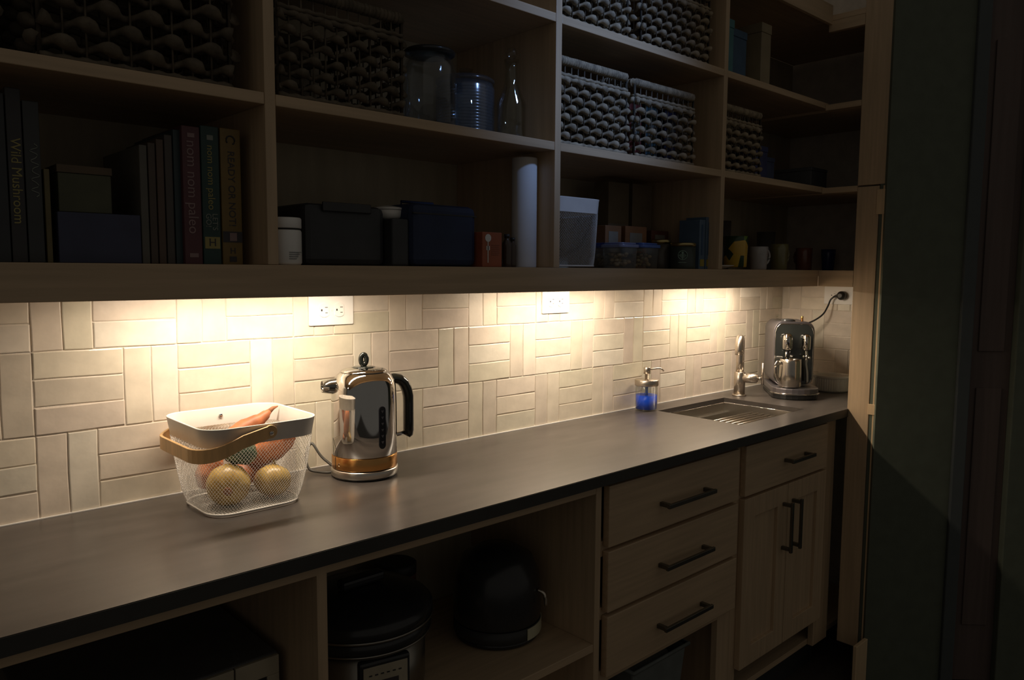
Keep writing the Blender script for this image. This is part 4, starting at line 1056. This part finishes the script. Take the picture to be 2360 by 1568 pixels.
t, w, H_ = book('yellow cookbook titled READY OR NOT! in dark capitals', 515, 562, 298, yb-.01, (.40,.25,.06), 'READY OR NOT!', TX_D, .0165, .56)
MB().tube([(w*.42*math.cos(a)*1.0, -.0006, H_*.915+w*.42*math.sin(a)) for a in [math.radians(-60+i*28) for i in range(11)]], .0012, 6).build('arrow_mark', TX_D, t)
MB().box(-w*.97, w*.97, -.0008, -.0002, H_*.165, H_*.245).build('dark_band', TX_D, t); text('badge_letter', 'H', .014, TX_D, t, (0, -.0004, H_*.10), (PI/2, 0, 0))
MB().box(-w*.3, w*.4, -.0014, -.0009, H_*.175, H_*.235).build('spine_print', TX_P, t)
MB().box(-w*.35, w*.35, -.0008, -.0002, H_*.02, H_*.06).build('spine_print', TX_D, t)

# ---------------------------------------------------------------- open base unit contents
SZ = SH+.0004
t = thing('toaster_oven', 'pale toaster oven with a dark window in the left lower bay', 'oven', (.10, -.20, SZ)); PALE = paint('pale_enamel', (.44, .38, .27), .45)
MB().box(-.185, .187, -.15, .15, .008, .190).build('shell', paint('oven_shell', (.10,.095,.09)), t, .004)
MB().box(-.183, .104, -.158, -.1505, .150, .188).box(-.183, -.160, -.158, -.1505, .012, .1498).build('door_frame', PALE, t, .001)
MB().box(.107, .185, -.158, -.1505, .155, .188).box(.163, .185, -.158, -.1505, .012, .1548).build('control_frame', PALE, t, .001)
MB().box(-.158, .104, -.156, -.1505, .014, .1496).build('window', BLACK, t)
MB().box(.107, .1625, -.1545, -.1505, .014, .1546).build('control_panel', BLACK, t)
for x in (-.17, .17):
    for y in (-.13, .13): MB().lathe([(.010,0),(.009,.0078)], 12, Matrix.Translation((x, y, 0))).build('foot', BLACK, t)
pcx, pcy = .520, -.250
t = thing('pressure_cooker', 'round steel pressure cooker with a big black lid in the middle lower bay', 'cooker', (pcx, pcy, SZ))
MB().lathe([(.120,0),(.128,.004),(.128,.018)], 48).build('foot_ring', BLACK, t)
MB().lathe([(.130,.0185),(.131,.020),(.131,.125)], 64).build('body', STEEL_DARK, t)
MB().lathe([(.137,.1255),(.143,.130),(.143,.150),(.138,.154)], 64).build('collar', BLACK, t)
MB().lathe([(.140,.1545),(.147,.160),(.147,.178),(.140,.186),(.118,.200),(.070,.212),(.020,.216)], 64).build('lid', BLACK, t)
MB().lathe([(.148,.1560),(.1492,.158),(.148,.160)], 64, cap0=False, cap1=False).lathe([(.144,.1275),(.1452,.129),(.144,.1305)], 64, cap0=False, cap1=False).build('rim_ring', STEEL_DARK, t)
MB().box(-.05, .05, -.016, .016, .2165, .236).build('lid_handle', BLACK, t, .006)
Tp = Matrix.Rotation(math.atan2(CAM.y-pcy, CAM.x-pcx)+.33, 4, 'Z')
MB().box(.118, .1375, -.052, .052, .000, .118, Tp).build('control_surround', BLACK, t, .006)
MB().box(.1378, .1392, -.045, .045, .004, .108, Tp).build('control_panel', PALE, t, .003)
MB().box(.1395, .1402, -.026, .026, .018, .078, Tp).build('display', paint('display_dark', (.06,.05,.05)), t)
for k in range(6): MB().box(.1395, .1400, -.034+k*.012, -.028+k*.012, .090, .0925, Tp).build('print_line', BLACK_MATT, t)
t = thing('air_fryer', 'black rounded air fryer with a pale base band in the middle lower bay', 'fryer', (.885, -.265, SZ)); rx = .104
MB().lathe([(rx*.90,0),(rx*.95,.004),(rx*.97,.014)], 48).build('foot', BLACK, t)
MB().lathe([(rx*.985,.0142),(rx,.016),(rx,.044)], 48).build('base', BLACK_MATT, t)
am = math.radians(-62); arc = [am+math.radians(-28+i*6) for i in range(11)]
bv = MB(); vs = []; fs = []
for i, a in enumerate(arc):
    for rr2, z in ((rx+.0008,.016),(rx+.0008,.043),(rx+.0025,.043),(rx+.0025,.016)): vs.append((rr2*math.cos(a), rr2*math.sin(a), z))
for i in range(len(arc)-1):
    for k in range(4): fs.append((i*4+k, i*4+(k+1) % 4, (i+1)*4+(k+1) % 4, (i+1)*4+k))
bv.add(vs, fs+[(3,2,1,0), tuple((len(arc)-1)*4+k for k in range(4))], False).build('base_band', mat('pale_band', (.55, .52, .36), .45, var=.1), t)
MB().lathe([(rx*.985,.0445),(rx*1.0,.05),(rx*1.01,.10),(rx*.96,.15),(rx*.80,.190),(rx*.45,.212),(.005,.218)], 56).build('shell', BLACK, t)
ah = math.radians(-66)
hp = [Vector((math.cos(ah)*(rx*1.0), math.sin(ah)*(rx*1.0), .122)), Vector((math.cos(ah)*(rx*1.16), math.sin(ah)*rx*1.16, .114)), Vector((math.cos(ah)*(rx*1.20), math.sin(ah)*rx*1.20, .088))]
MB().tube(smooth_path(hp), [.0042]*11, 10).build('handle', NICKEL, t)
t = thing('canister', 'dark russet canister between the pressure cooker and the air fryer', 'canister', (.700, -.115, SZ))
MB().lathe([(.044,0),(.046,.003),(.046,.150),(.044,.153)], 36).build('body', paint('russet_tin', (.13,.055,.035)), t)
MB().lathe([(.047,.1535),(.047,.176),(.040,.180)], 36).build('lid', BLACK_MATT, t)
t = thing('storage_bin', 'grey plastic bin in the open bay below the drawers', 'bin', (1.335, -.26, .1194)); w = .118; H_ = .225
BIN = paint('bin_grey', (.17,.185,.17), .6)
vs = []; 
for z, k in ((0, .88), (H_, 1.0)):
    for x, y in ((-w*k, -.16*k), (w*k, -.16*k), (w*k, .16*k), (-w*k, .16*k)): vs.append((x, y, z))
MB().add(vs, [(0,1,5,4),(1,2,6,5),(2,3,7,6),(3,0,4,7),(3,2,1,0)]).build('tub', BIN, t, .006)
rim = [(-w*1.03,-.165,H_),(w*1.03,-.165,H_),(w*1.03,.165,H_),(-w*1.03,.165,H_)]
MB().tube([Vector(p) for p in rim], .006, 8, closed=True).build('rim', BIN, t)
MB().box(-w*.8, w*.8, -.13, .13, H_*.6, H_*.93).build('folded_cloth', paint('cloth_grey', (.22,.22,.19), .9, bump=.6), t, .02)
